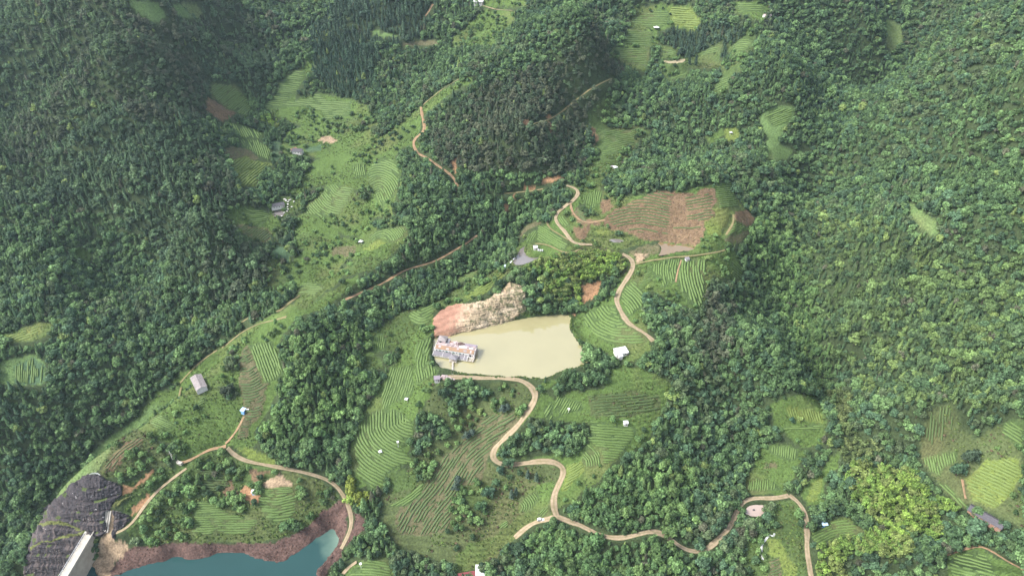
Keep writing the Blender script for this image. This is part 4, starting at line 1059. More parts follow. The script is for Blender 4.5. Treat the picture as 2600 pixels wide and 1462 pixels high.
# --- where they grow
ROADPX = np.zeros((RH, RW), bool)
for kind, w, pts in ROADL:
    a, b_, d = project(pts[:, 0], pts[:, 1], pts[:, 2])
    rad = np.maximum(w * .5 * FPX / d / RS, 1.0) * (1.25 if kind != 'path' else .9)
    for x, y, r in zip(a / RS + ROFF, b_ / RS + ROFF, rad):
        i0, i1, j0, j1 = int(x - r), int(x + r + 1), int(y - r * .75), int(y + r * .75 + 1)
        if i1 < 0 or j1 < 0 or i0 >= RW or j0 >= RH: continue
        ROADPX[max(j0, 0):j1, max(i0, 0):i1] = True
WATERPX = np.zeros((RH, RW), bool)
for nm, lv, kind, poly in PONDS:
    a, b_, d = project(poly[:, 0], poly[:, 1], np.full(len(poly), lv))
    t_ = np.zeros((RH, RW), np.int8)
    lo = np.floor(np.stack([a, b_], 1).min(0) / RS).astype(int) + ROFF - 1; hi = np.ceil(np.stack([a, b_], 1).max(0) / RS).astype(int) + ROFF + 2
    x0, y0 = np.maximum(lo, 0); x1, y1 = np.minimum(hi, (RW, RH))
    gx, gy = np.meshgrid((np.arange(x0, x1) - ROFF + .5) * RS, (np.arange(y0, y1) - ROFF + .5) * RS)
    WATERPX[y0:y1, x0:x1] |= inpoly(gx, gy, np.stack([a, b_], 1))
KEEPOUT = []                      # (px, py, radius in photo pixels) round built things
def at_raster(R, px, py):
    i = np.clip(np.floor(px / RS).astype(int) + ROFF, 0, RW - 1); j = np.clip(np.floor(py / RS).astype(int) + ROFF, 0, RH - 1)
    return R[j, i]

ZONES = """
1 O 0,0 560,0 640,60 700,140 660,260 560,200 500,300 560,420 640,500 600,640 480,740 380,620 300,560 150,520 0,520
2 O 1900,600 2000,520 2200,560 2400,640 2576,640 2576,1020 2400,1040 2200,1000 2080,900 2000,760
3 O 1080,330 1200,230 1400,150 1500,60 1560,180 1500,300 1450,440 1250,440 1100,420
3 O 1760,690 1850,760 1830,900 1780,960 1740,860
3 O 230,20 420,20 560,260 480,330 330,300 240,180
4 O 780,60 960,130 930,240 860,250 790,200
1 O 540,620 640,560 700,700 640,760 520,760
6 O 840,0 1100,20 1050,110 860,130 790,100
6 O 1660,60 1850,70 1900,110 1840,150 1740,170 1680,120
1 O 100,380 480,300 560,400 600,480 480,520 300,500 150,470
5 O 740,820 900,820 930,960 900,1060 780,1120 660,1110 700,1000
5 O 1440,1160 1640,1180 1740,1150 1760,1330 1560,1340 1440,1300
5 O 1350,1330 1700,1340 1750,1449 1280,1449
5 O 1880,560 1960,520 2010,640 2060,780 2100,960 2060,1000 2000,880 1940,740 1880,640
7 H 0,720 80,690 220,800 230,960 120,960 30,820
"""
ZONE = np.zeros((RH, RW), np.int8)
for ln in ZONES.strip().splitlines():
    paint(P(ln[2:]), int(ln[0]), ZONE)
BAM = """
m I 1230,740 1290,630 1450,640 1700,660 1830,780 1880,900 1970,1180 1880,1210 1700,1120 1500,1080 1400,1000 1290,880
m I 1920,790 2000,830 2140,980 2060,1010 1910,930
m I 975,1500 1000,1260 1180,1180 1340,1220 1400,1140 1600,1100 1740,1200 1640,1350 1520,1380 1420,1300 1280,1300 1200,1380 1190,1500
M I 1080,90 1230,40 1260,180 1220,300 1300,420 1420,440 1500,520 1400,580 1240,600 1180,540 1200,420 1130,250
m J 500,640 600,560 720,580 740,700 700,790 560,700
"""
for ln in BAM.strip().splitlines():
    pl = P(ln[2:]); paint(pl, CIDX['m']); paint(pl, 8 if ln[0] == 'M' else 9, ZONE)
FORM_ = np.array([c in FOREST for c in CODES])
OPENX = ~FORM_

def candidates(step, y0, y1, rg, margin=70):
    xs = []; ys = []
    y = y0
    while y < y1:
        h = 0.80 * math.sqrt(y * y + 300 ** 2) + margin
        n = int(2 * h / step); x = (np.arange(n) + rg.uniform(0, 1)) * step - h
        xs.append(x + rg.uniform(-.42, .42, n) * step); ys.append(np.full(n, y) + rg.uniform(-.42, .42, n) * step)
        y += step * .9
    return np.concatenate(xs), np.concatenate(ys)

def pick(X, Y, Z, codes, hh=0.0):
    """keep the points whose foot (and, hh metres up, whose crown) lies on ground of the given classes"""
    px, py, d = project(X, Y, Z); l = lab(px, py); s = seen(X, Y, Z)
    fr = (px > -115) & (px < 2715) & (py > -115) & (py < 1575)
    okc = np.isin(l, [CIDX[c] for c in codes])
    hidden = ~(s & fr)
    ok = okc | (hidden if '.' in codes else False)
    bad = at_raster(ROADPX, px, py) & s | at_raster(WATERPX, px, py) & s
    if np.ndim(hh) or hh:
        for fr_ in (.3, .6, .95):
            qx, qy, qd = project(X, Y, Z + hh * fr_)
            front = dist_cam(X, Y, Z + hh * fr_) / np.linalg.norm(ray(qx, qy), axis=-1) < depth_at(qx, qy) + 6
            l2 = lab(qx, qy)
            blk = at_raster(WATERPX, qx, qy)
            if '.' in codes or codes == 'm': blk = blk | OPENX[l2]
            if fr_ < .8: blk = blk | at_raster(ROADPX, qx, qy)
            bad |= blk & front & (qx > -100) & (qx < 2700) & (qy > -100) & (qy < 1560) & (RG.random(len(X)) < .93)
    ok &= ~bad
    for kx, ky, kr in KEEPOUT:
        ok &= (np.hypot(px - kx, (py - ky)) > kr) | hidden
    return ok, px, py

TREES = {k: [] for k in ('broadleaf', 'conifer', 'pine', 'bamboo', 'bush')}
# each record: x, y, z, scale xy, scale z, rotation, variant, r, g, b
PAL = {0: [(.036, .066, .026), (.050, .088, .030), (.068, .112, .036), (.040, .074, .036), (.058, .080, .034)],
       1: [(.038, .064, .034), (.050, .084, .038), (.062, .098, .040), (.060, .074, .040)],
       2: [(.040, .070, .026), (.060, .094, .028), (.072, .108, .029), (.050, .080, .030), (.038, .068, .028), (.088, .122, .031)],
       3: [(.046, .062, .033), (.062, .068, .038), (.042, .066, .032), (.056, .088, .034)],
       4: [(.026, .052, .030), (.034, .062, .032)],
       5: [(.044, .082, .026), (.062, .108, .030), (.080, .128, .034), (.036, .066, .026)],
       6: [(.030, .054, .034), (.037, .065, .035), (.042, .070, .040)],
       7: [(.15, .17, .035), (.10, .13, .03)],
       8: [(.078, .092, .035), (.062, .080, .030)], 9: [(.112, .154, .034), (.088, .132, .031), (.102, .122, .038), (.056, .092, .026)]}
def tints(zone, rg, X, Y):
    out = np.empty((len(zone), 3))
    patch = fbm(X / 60 + 3, Y / 60 + 11, 3)
    for z in range(10):
        m = zone == z
        if not m.any(): continue
        p = np.array(PAL[z]); k = np.clip((rg.random(m.sum()) * .6 + (patch[m] - .3) * .95) * len(p), 0, len(p) - 1).astype(int)
        out[m] = p[k]
    rare = rg.random(len(zone))
    out = np.where((rare < .012)[:, None] & (zone < 8)[:, None], np.array([.115, .150, .036]), out)
    out = np.where(((rare > .985))[:, None] & (zone < 7)[:, None], np.array([.062, .062, .036]), out)
    gl = out @ np.array([.3, .6, .1]); out = np.where((zone >= 7)[:, None], out, out * .86 + gl[:, None] * .14)
    return out * np.array([.91, .98, .95]) * 2.05 * rg.uniform(.64, 1.36, (len(zone), 1))

def grow(kinds, X, Y, Z, size, rg, px, py, zone):
    t = tints(zone, rg, X, Y)
    for k in np.unique(kinds):
        m = kinds == k; n = m.sum(); nv = len(CROWNS[k])
        s = size[m]
        rec = np.column_stack([X[m], Y[m], Z[m], s * rg.uniform(.8, 1.2, n), s * rg.uniform(.75, 1.2, n), rg.uniform(-.5, .5, n) if k == 'bamboo' else rg.uniform(0, 6.28, n), rg.integers(0, nv, n), t[m]])
        TREES[k].append(rec)

def plant_forest(step, y0, y1, smin, smax, seed):
    rg = np.random.default_rng(seed)
    X, Y = candidates(step, y0, y1, rg); Z = hgt(X, Y)
    size = (smin + (smax - smin) * rg.random(len(X)) ** 1.3) * (1 + .5 * (rg.random(len(X)) < .09))
    ok, px, py = pick(X, Y, Z, '.fnm', size * 2.1)
    X, Y, Z, px, py, size = [a[ok] for a in (X, Y, Z, px, py, size)]
    zone = at_raster(ZONE, px, py); l = lab(px, py)
    cn = fbm(X / 90 + 40, Y / 90 + 4, 3); r = rg.random(len(X))
    kinds = np.full(len(X), 'broadleaf', dtype=object)
    pc = np.where(zone == 6, .85, np.where(zone == 4, .75, np.where(zone == 1, .30, np.where(cn > .56, .35, .07))))
    kinds[r < pc] = 'conifer'
    pp = np.where(zone == 3, .62, np.where(zone == 1, .45, np.where(cn < .40, .30, .08)))
    kinds[(r > 1 - pp)] = 'pine'
    kinds[l == CIDX['n']] = 'conifer'
    isb = l == CIDX['m']; kinds[isb & (r < .9)] = 'bamboo'
    zone = np.where(isb & (r < .9) & (zone < 8), 9, zone)
    size = np.where(kinds == 'conifer', size * .88, size)
    size = np.where(kinds == 'bamboo', size * .84, size)
    grow(kinds, X, Y, Z - .15 * size, size, rg, px, py, zone)
plant_forest(2.9, 130, 470, 1.3, 3.2, 1)
plant_forest(3.3, 470, 760, 1.5, 3.1, 2)
plant_forest(4.4, 760, 1150, 2.1, 3.7, 3)

# single trees and thickets in the scrub and the grass
def plant_scrub(codes, step, y0, y1, smin, smax, lo, seed, kind='broadleaf', dens=1.0, tint=None, zonev=5):
    rg = np.random.default_rng(seed)
    X, Y = candidates(step, y0, y1, rg, 20); Z = hgt(X, Y)
    m = (fbm(X / 26 + seed, Y / 26 + 3, 3) > lo) & (rg.random(len(X)) < dens); X, Y, Z = X[m], Y[m], Z[m]
    size0 = rg.uniform(smin, smax, len(X)); ok, px, py = pick(X, Y, Z, codes, size0 * 2.3 if kind != 'bush' else 0)
    X, Y, Z = X[ok], Y[ok], Z[ok]
    size = rg.uniform(smin, smax, len(X))
    zone = np.full(len(X), zonev)
    if codes == 'm': zone = np.where(at_raster(ZONE, px[ok], py[ok]) == 8, 8, 9)
    if tint is None: grow(np.full(len(X), kind, dtype=object), X, Y, Z - .1 * size, size, rg, px[ok], py[ok], zone)
    else:
        n = len(X); t = np.array(tint)[rg.integers(0, len(tint), n)] * rg.uniform(.75, 1.3, (n, 1))
        TREES[kind].append(np.column_stack([X, Y, Z - .1 * size, size * rg.uniform(.8, 1.2, n), size * rg.uniform(.7, 1.1, n), rg.uniform(0, 6.28, n), rg.integers(0, len(CROWNS[kind]), n), t]))
plant_scrub('w', 4.2, 130, 1000, 1.5, 2.8, .52, 5, dens=.75)
plant_scrub('q', 4.4, 130, 700, 1.4, 2.6, .53, 6, dens=.7)
plant_scrub('g', 5.0, 130, 1000, .9, 2.2, .60, 7, dens=.7)
GRT = [(.115, .175, .045), (.13, .180, .05), (.095, .150, .040), (.108, .165, .044), (.078, .125, .036), (.12, .155, .045), (.10, .12, .048)]
plant_scrub('w', 1.8, 130, 560, .35, 1.0, .38, 8, 'bush', .7, GRT)
plant_scrub('q', 1.8, 130, 560, .3, .9, .36, 9, 'bush', .7, GRT + [(.13, .095, .06), (.105, .085, .05)])
plant_scrub('g', 1.7, 130, 560, .22, .65, .40, 10, 'bush', .6, GRT)
plant_scrub('py', 2.0, 130, 640, .2, .5, .34, 19, 'bush', .7, GRT)
plant_scrub('wgq', 2.5, 500, 1000, .3, 1.0, .46, 12, 'bush', .6, GRT + [(.05, .085, .03)])
plant_scrub('wgq', 5.0, 400, 1000, .8, 2.2, .57, 21, dens=.7)
plant_scrub('m', 3.3, 130, 640, 2.0, 3.1, .2, 22, 'bamboo', .7, None, 9)
plant_scrub('l', 2.0, 130, 400, .35, .8, .40, 13, 'bush', .6, GRT)
plant_scrub('h', 1.6, 130, 420, .25, .6, .3, 14, 'bush', .6, [(.135, .083, .066), (.10, .066, .052), (.17, .11, .09)])
plant_scrub('b', 1.7, 150, 640, .25, .55, .36, 15, 'bush', .6, [(.24, .155, .105), (.19, .12, .085), (.13, .12, .06), (.29, .19, .14)])
plant_scrub('x', 2.2, 130, 640, .3, .75, .4, 16, 'bush', .6, GRT + [(.15, .11, .07)])
plant_scrub('s', 3.2, 300, 480, .3, .6, .56, 17, 'bush', .6, [(.10, .10, .045), (.07, .09, .035)])
# leafy rim along the fish pond
for nm, lv, kind, poly in PONDS[:1]:
    rg = np.random.default_rng(77)
    for (a, b_), (c, e) in zip(poly, np.roll(poly, -1, 0)):
        L_ = math.hypot(c - a, e - b_)
        for t in np.arange(0, L_, 1.5):
            if rg.random() < .25: continue
            x = a + (c - a) * t / L_; y = b_ + (e - b_) * t / L_
            v = np.array([x, y]) - poly.mean(0); v /= np.linalg.norm(v); o_ = rg.uniform(.6, 2.6)
            x += v[0] * o_; y += v[1] * o_; z = float(hgt(np.array([x]), np.array([y]))[0]); s = rg.uniform(.5, 1.2)
            px_, py_, _ = project(x, y, z)
            if 1085 < px_ < 1215 and py_ < 945: continue
            TREES['bush'].append(np.array([[x, y, z - .1, s, s, rg.uniform(0, 6), rg.integers(0, 3), *(np.array(GRT[rg.integers(0, 4)]) * .85)]]))
SOLO = [('broadleaf', 1289, 1187, 3.6, (.050, .090, .045)), ('broadleaf', 1268, 1198, 2.9, (.045, .085, .050)), ('broadleaf', 1238, 1262, 3.8, (.042, .080, .045)), ('broadleaf', 1218, 1297, 3.6, (.050, .095, .040)),
        ('broadleaf', 1451, 1304, 3.4, (.045, .085, .045)), ('conifer', 1508, 366, 3.0, (.030, .055, .030)), ('conifer', 1750, 166, 3.4, (.030, .055, .036)), ('conifer', 1766, 168, 3.6, (.030, .055, .036)),
        ('broadleaf', 575, 1005, 3.6, (.036, .050, .030)), ('broadleaf', 586, 990, 3.0, (.036, .060, .034)), ('broadleaf', 2457, 1174, 4.4, (.040, .062, .036)), ('broadleaf', 2427, 1206, 4.2, (.040, .075, .040)),
        ('pine', 1184, 1116, 3.0, (.065, .095, .070)), ('pine', 1198, 1108, 2.6, (.065, .095, .075)), ('pine', 1157, 1246, 3.2, (.065, .095, .070)), ('pine', 1163, 1228, 2.6, (.060, .090, .070)), ('pine', 1275, 1049, 3.0, (.065, .095, .075)), ('pine', 1288, 1046, 2.6, (.065, .095, .075)),
        ('conifer', 1299, 1266, 2.8, (.055, .085, .060)), ('conifer', 1310, 1258, 2.4, (.055, .085, .060)), ('conifer', 1340, 1215, 2.6, (.055, .085, .060)), ('conifer', 1362, 1222, 2.6, (.055, .085, .055)), ('broadleaf', 2009, 1070, 2.0, (.04, .085, .05))]
for kd, sx, sy, ss_, ct in SOLO:
    x, y, z, _ = cast(np.array([sx]), np.array([sy]), hgt)
    TREES[kd].append(np.array([[x[0], y[0], z[0] - .1, ss_, ss_, 1.0, 0, *(np.array(ct) * 1.5)]]))
TREES = {k: np.concatenate(v) for k, v in TREES.items()}
# ---------------------------------------------------------------- planting them: the nearest as objects, the mass as one object per kind
def scatter_group(name, meshes):
    ng = bpy.data.node_groups.new(name, 'GeometryNodeTree')
    ng.interface.new_socket('Geometry', in_out='INPUT', socket_type='NodeSocketGeometry')
    ng.interface.new_socket('Geometry', in_out='OUTPUT', socket_type='NodeSocketGeometry')
    gi = ng.nodes.new('NodeGroupInput'); go = ng.nodes.new('NodeGroupOutput')
    jn = ng.nodes.new('GeometryNodeJoinGeometry')
    for me in meshes:
        o = bpy.data.objects.new(me.name, me)          # never linked to the scene, only read by this node
        oi = ng.nodes.new('GeometryNodeObjectInfo'); oi.inputs['Object'].default_value = o
        g2 = ng.nodes.new('GeometryNodeGeometryToInstance')
        ng.links.new(oi.outputs['Geometry'], g2.inputs[0]); ng.links.new(g2.outputs[0], jn.inputs[0])
    def attr(nm, dt):
        a = ng.nodes.new('GeometryNodeInputNamedAttribute'); a.data_type = dt; a.inputs['Name'].default_value = nm
        return a.outputs['Attribute']
    ip = ng.nodes.new('GeometryNodeInstanceOnPoints')
    m2p = ng.nodes.new('GeometryNodeMeshToPoints')
    ng.links.new(gi.outputs[0], m2p.inputs['Mesh']); ng.links.new(m2p.outputs[0], ip.inputs['Points'])
    ng.links.new(jn.outputs[0], ip.inputs['Instance']); ip.inputs['Pick Instance'].default_value = True
    ng.links.new(attr('variant', 'INT'), ip.inputs['Instance Index'])
    e2r = ng.nodes.new('FunctionNodeEulerToRotation'); ng.links.new(attr('turn', 'FLOAT_VECTOR'), e2r.inputs[0]); ng.links.new(e2r.outputs[0], ip.inputs['Rotation'])
    ng.links.new(attr('size', 'FLOAT_VECTOR'), ip.inputs['Scale'])
    ng.links.new(ip.outputs[0], go.inputs[0])
    return ng

def mass(name, label, kind, rec):
    if not len(rec): return
    n = len(rec)
    me = bpy.data.meshes.new(name); me.vertices.add(n); me.vertices.foreach_set('co', rec[:, :3].astype(np.float32).ravel())
    a = me.attributes.new('variant', 'INT', 'POINT'); a.data.foreach_set('value', rec[:, 6].astype(np.int32))
    rg = np.random.default_rng(n)
    tilt = rg.normal(0, .06, (n, 2)) if kind != 'bamboo' else rg.normal(0, .04, (n, 2))
    a = me.attributes.new('turn', 'FLOAT_VECTOR', 'POINT'); a.data.foreach_set('vector', np.column_stack([tilt, rec[:, 5]]).astype(np.float32).ravel())
    a = me.attributes.new('size', 'FLOAT_VECTOR', 'POINT'); a.data.foreach_set('vector', np.column_stack([rec[:, 3], rec[:, 3], rec[:, 4]]).astype(np.float32).ravel())
    a = me.attributes.new('tint', 'FLOAT_COLOR', 'POINT'); a.data.foreach_set('color', np.column_stack([rec[:, 7:10], np.ones(n)]).astype(np.float32).ravel())
    me.update()
    o = bpy.data.objects.new(name, me); COL.objects.link(o)
    md = o.modifiers.new('scatter', 'NODES'); md.node_group = scatter_group(name, CROWNS[kind])
    tag(o, label, kind='stuff'); return o

ANCH = [  # photo point, what stands there
 ((1300, 880), 'the muddy fish pond'), ((1577, 895), 'the white flat house'), ((1330, 1130), 'the road bend grove'), ((1610, 1310), 'the lower dirt road fork'),
 ((1660, 1350), 'the winding lower dirt road'), ((1600, 1430), 'the bottom slope'), ((1907, 1293), 'the pale pink pond'), ((2091, 1330), 'the tiny blue shed'),
 ((2270, 1270), 'the bright bamboo grove'), ((2500, 1315), 'the long dark house'), ((2500, 1220), 'the bright tea rows'), ((2060, 1060), 'the small paddy fields'),
 ((1760, 1150), 'the lower wooded spur'), ((1850, 900), 'the upper wooded spur'), ((2350, 900), 'the yellow green slope'), ((2200, 1000), 'the deep right gully'),
 ((1200, 1450), 'the maroon roofed shed'), ((870, 1380), 'the reservoir inlet'), ((820, 1000), 'the wooded knoll'), ((700, 1120), 'the knoll foot'),
 ((500, 1360), 'the brown reservoir shore'), ((200, 1330), 'the dark rock cut'), ((160, 1200), 'the grassy ridge end'), ((330, 1000), 'the grassy ridge crest'),
 ((507, 978), 'the long pinkish house'), ((1450, 680), 'the cliff bamboo wood'), ((1200, 965), 'the pond dam road'), ((1100, 1250), 'the brown planted terraces'), ((960, 1130), 'the curved tea terraces'),
 ((1190, 800), 'the sandstone cliff'), ((60, 930), 'the lower left clearing'), ((1588, 1075), 'the small white hut'), ((2470, 1050), 'the right tea field'), ((1940, 1390), 'the little white stream'), ((2250, 1420), 'the bottom bamboo grove'),
 ((1720, 760), 'the upper pond terraces'), ((1720, 530), 'the brown cleared hillside'), ((1440, 620), 'the grey pond road'), ((940, 470), 'the concentric tea terraces'), ((757, 388), 'the dark farmhouse'), ((706, 525), 'the long white farmhouse'), ((1650, 100), 'the far tea fields'), ((640, 1250), 'the peninsula sheds'), ((640, 930), 'the striped ridge field'),
]
AX = np.array([a[0] for a in ANCH], float)
def spot(x, y):
    k = int(np.argmin(np.hypot(AX[:, 0] - x, AX[:, 1] - y))); dx, dy = x - AX[k, 0], y - AX[k, 1]
    v = '' if abs(dy) < .4 * abs(dx) else ('above' if dy < 0 else 'below'); h = '' if abs(dx) < .4 * abs(dy) else ('left of' if dx < 0 else 'right of')
    if math.hypot(dx, dy) < 14: return 'beside ' + ANCH[k][1]
    return (v + (' and ' if v and h else '') + h if h else v) + ' ' + ANCH[k][1]
PENDING = []                       # objects whose label may need a place in its row added
def settle():
    by = {}
    for o, lb, x in PENDING: by.setdefault(lb, []).append((x, o))
    word = ['leftmost', 'second from left', 'third from left', 'fourth from left', 'fifth from left', 'sixth from left', 'seventh from left', 'eighth from left', 'ninth from left']
    for lb, L in by.items():
        L.sort(key=lambda t: t[0])
        for i, (x, o) in enumerate(L):
            o['label'] = lb if len(L) == 1 else lb + ', ' + ('rightmost' if i == len(L) - 1 else (word[i] if i < 9 else f'{i + 1}th from left'))
SHAPE = {'broadleaf': ['round', 'low', 'tall', 'broad', 'domed', 'narrow'], 'conifer': ['straight', 'bushy', 'slim'], 'pine': ['tiered', 'open', 'crooked'], 'bamboo': ['drooping', 'arching', 'full', 'sparse']}
def tone_word(c):
    y = c[0] * .3 + c[1] * .6 + c[2] * .1
    if c[0] > c[1] * .98: return 'brownish'
    if c[0] > c[1] * .74 and y > .085: return 'yellow green'
    return 'dark green' if y < .052 else ('light green' if y > .088 else 'mid green')
KINDS = {'broadleaf': ('broadleaf_tree', 'broadleaf tree', 'tree', 2.1), 'conifer': ('conifer_tree', 'conifer', 'tree', 3.4), 'pine': ('pine_tree', 'pine tree', 'tree', 2.7),
         'bamboo': ('bamboo_clump', 'bamboo clump', 'bamboo', 2.6)}
MASSNAME = {'broadleaf': ('broadleaf_forest', 'dense broadleaf forest covering the mountain slopes'), 'conifer': ('conifer_forest', 'dark conifer plantation on the mountain slopes'),
            'pine': ('pine_forest', 'brownish pine wood along the spurs'), 'bamboo': ('bamboo_grove', 'bright feathery bamboo groves'), 'bush': ('bushes', 'low bushes and weeds over the open slopes')}
PART = {'broadleaf': ('crown', 'trunk'), 'conifer': ('crown', 'trunk'), 'pine': ('crown', 'trunk'), 'bamboo': ('leaves', 'culms')}

def single(kind, r, label, group):
    nm = KINDS[kind][0]
    root = empty(nm, (r[0], r[1], r[2]), r[5]); root.scale = (r[3], r[3], r[4])
    tag(root, label, KINDS[kind][2], group)
    c = bpy.data.objects.new(PART[kind][0], CROWNS[kind][int(r[6])]); c.parent = root; COL.objects.link(c)
    c['tint'] = [float(r[7]), float(r[8]), float(r[9]), 1.0]
    t = bpy.data.objects.new(PART[kind][1], TRUNKS[kind]); t.parent = root; COL.objects.link(t)
    return root

for kind, rec in TREES.items():
    if kind == 'bush':
        mass(*MASSNAME[kind], kind, rec); continue
    Zm = rec[:, 2] + rec[:, 4] * KINDS[kind][3] * .8
    px, py, d = project(rec[:, 0], rec[:, 1], Zm)
    s = dist_cam(rec[:, 0], rec[:, 1], Zm) / np.linalg.norm(ray(px, py), axis=-1) < depth_at(px, py) + 2
    inf = (px > 4) & (px < 2596) & (py > 4) & (py < 1458) & s
    big = np.where(inf, rec[:, 3] * rec[:, 4] / d ** 2, -1)
    order = np.argsort(-big)[:300]; order = order[big[order] > 0]
    chosen = np.zeros(len(rec), bool); chosen[order] = True
    for i in order:
        r = rec[i]
        lb = f'{SHAPE[kind][int(r[6])]} {tone_word(r[7:10] / 2.15)} {KINDS[kind][1]} {spot(px[i], py[i])}'
        o = single(kind, r, lb, f'{KINDS[kind][0].replace("_", " ")}s standing in view'); PENDING.append((o, lb, px[i]))
    mass(*MASSNAME[kind], kind, rec[~chosen])

# ---------------------------------------------------------------- tea hedges
M_TEA = mat('tea_leaves', (.072, .122, .034), .65, .3, 1.6, .5, .25, (.118, .178, .050))
M_TEAY = mat('young_tea_leaves', (.092, .142, .034), .65, .3, 1.6, .5, .25, (.155, .200, .054))
M_TEAD = mat('sparse_tea_leaves', (.050, .088, .030), .7, .3, 1.6, .5, .25, (.090, .128, .044))
RUNS = []
rg = np.random.default_rng(5)
for fi, (poly, gd, sp, code) in enumerate(FIELDS):
    if sp >= 6: sp *= .84
    t = np.r_[0, np.cumsum(np.hypot(*np.diff(gd, axis=0).T))]
    tt = np.linspace(0, t[-1], max(12, int(t[-1] / 4)))
    q = np.stack([np.interp(tt, t, gd[:, k]) for k in (0, 1)], 1)
    for _ in range(len(q) // 2 if len(gd) > 2 else 0):
        q[1:-1] = (q[:-2] + 2 * q[1:-1] + q[2:]) / 4
    e0 = q[0] - q[1]; e0 /= np.linalg.norm(e0); e1 = q[-1] - q[-2]; e1 /= np.linalg.norm(e1)
    ext = np.arange(4, 150, 4.0)
    q = np.concatenate([q[0] + e0 * ext[::-1, None], q, q[-1] + e1 * ext[:, None]])
    tg = np.gradient(q, axis=0); tg /= np.linalg.norm(tg, axis=1, keepdims=True); nr = np.stack([-tg[:, 1], tg[:, 0]], 1)
    ctr = poly.mean(0); ext_n = int(max(np.hypot(*(poly - q[len(q) // 2]).T)) / sp) + 2
    for k in range(-ext_n, ext_n + 1):
        if code == 'b' and rg.random() < .06: continue
        off = k * sp
        p = q + nr * (off + (fbm(np.arange(len(q)) / 6.0, np.full(len(q), fi * 7.0 + k * .6), 2) - .5)[:, None] * sp * .55)
        back = np.sum(np.gradient(p, axis=0) * tg, axis=1) < 0.15
        ins = inpoly(p[:, 0], p[:, 1], poly) & ~back & (lab(p[:, 0], p[:, 1]) == CIDX[code]) & ~at_raster(ROADPX, p[:, 0], p[:, 1]) & ~at_raster(WATERPX, p[:, 0], p[:, 1])
        hole = fbm(p[:, 0] / 9.0, p[:, 1] / 9.0 + fi, 2) > (.78 if code in 'tyb' else .72)
        ins &= ~hole
        for kx, ky, kr in KEEPOUT: ins &= np.hypot(p[:, 0] - kx, p[:, 1] - ky) > kr
        ed = np.flatnonzero(np.diff(np.r_[0, ins.astype(int), 0]))
        for a, b_ in zip(ed[::2], ed[1::2]):
            if b_ - a >= 3 and a < len(p): RUNS.append((fi, code, sp, p[a:b_]))
HEDGES = []
allp = np.concatenate([r[3] for r in RUNS]); hx, hy, hz, ht = cast(allp[:, 0], allp[:, 1], hgt)
k0 = 0
for fi, code, sp, p in RUNS:
    n = len(p); W3 = np.stack([hx[k0:k0 + n], hy[k0:k0 + n], hz[k0:k0 + n]], 1); tm = float(np.median(ht[k0:k0 + n])); k0 += n
    st = np.hypot(*np.diff(W3[:, :2], axis=0).T)
    if st.max() > max(12, .045 * tm): continue
    s_ = np.r_[0, np.cumsum(st)]
    if s_[-1] < 3: continue
    step = 1.3 if tm < 560 else 2.4
    ss = np.linspace(0, s_[-1], max(3, int(s_[-1] / step)))
    W3 = np.stack([np.interp(ss, s_, W3[:, k]) for k in range(3)], 1)
    W3[:, 2] = hgt(W3[:, 0], W3[:, 1])
    spw = sp * tm / FPX
    HEDGES.append((fi, code, spw, W3, np.median(p, axis=0), sp * s_[-1] / tm ** 1.0))
def hedge_geo(W3, spw, code, rg):
    n = len(W3); tg = np.gradient(W3[:, :2], axis=0); tg /= np.linalg.norm(tg, axis=1, keepdims=True) + 1e-9; nr = np.stack([-tg[:, 1], tg[:, 0]], 1)
    w = spw * {'t': .44, 'y': .44, 'c': .44, 'b': .26, 'x': .33, 'q': .30}[code] * rg.uniform(.75, 1.2, n); h = min(.9, spw * .40) * (.6 if code == 'b' else 1) * rg.uniform(.75, 1.25, n)
    w[0] *= .5; w[-1] *= .5; h[0] *= .6; h[-1] *= .6
    V = np.empty((n, 5, 3))
    for k, (a, b_) in enumerate(((-1, -.15), (-.72, .75), (0.0, 1.0), (.72, .75), (1, -.15))):
        j = 1 + rg.normal(0, .08, n)
        V[:, k, 0] = W3[:, 0] + nr[:, 0] * w * a * j; V[:, k, 1] = W3[:, 1] + nr[:, 1] * w * a * j
        V[:, k, 2] = W3[:, 2] + h * b_ * (1 + rg.normal(0, .07, n))
    ii = np.arange(n * 5).reshape(n, 5)
    return V.reshape(-1, 3), np.stack([ii[:-1, 1:], ii[:-1, :-1], ii[1:, :-1], ii[1:, 1:]], -1).reshape(-1, 4)
def tea_m(code): return M_TEAY if code == 'y' else (M_TEA if code in 'tc' else M_TEAD)
HEDGES.sort(key=lambda h: -h[5])
rest = {}
for i, (fi, code, spw, W3, mid, big) in enumerate(HEDGES):
    V, F = hedge_geo(W3, spw, code, rg)
    if i < 300:
        o0 = W3.mean(0)
        me = np_mesh('tea_hedge', V - o0, F, tea_m(code)); o = bpy.data.objects.new('tea_hedge', me); o.location = o0; COL.objects.link(o)
        tw = {'y': 'bright green', 't': 'green', 'c': 'green', 'b': 'thin green', 'x': 'dark green', 'q': 'patchy'}[code]
        L_ = 'long' if len(W3) > 30 else 'short'
        lb = f'{L_} {tw} tea hedge {spot(mid[0], mid[1])}'
        tag(o, lb, 'tea hedge', 'tea hedges on the terraces'); PENDING.append((o, lb, mid[0]))
    else:
        rest.setdefault(tea_m(code).name, []).append((V, F))
settle()
mats = [M_TEA, M_TEAY, M_TEAD]; VV = []; FF = []; MI = []; k0 = 0
for mi, m in enumerate(mats):
    for V, F in rest.get(m.name, []):
        VV.append(V); FF.append(F + k0); MI.append(np.full(len(F), mi)); k0 += len(V)
me = np_mesh('tea_rows', np.concatenate(VV), np.concatenate(FF), M_TEA); me.materials.append(M_TEAY); me.materials.append(M_TEAD)
me.polygons.foreach_set('material_index', np.concatenate(MI).astype(np.int32))
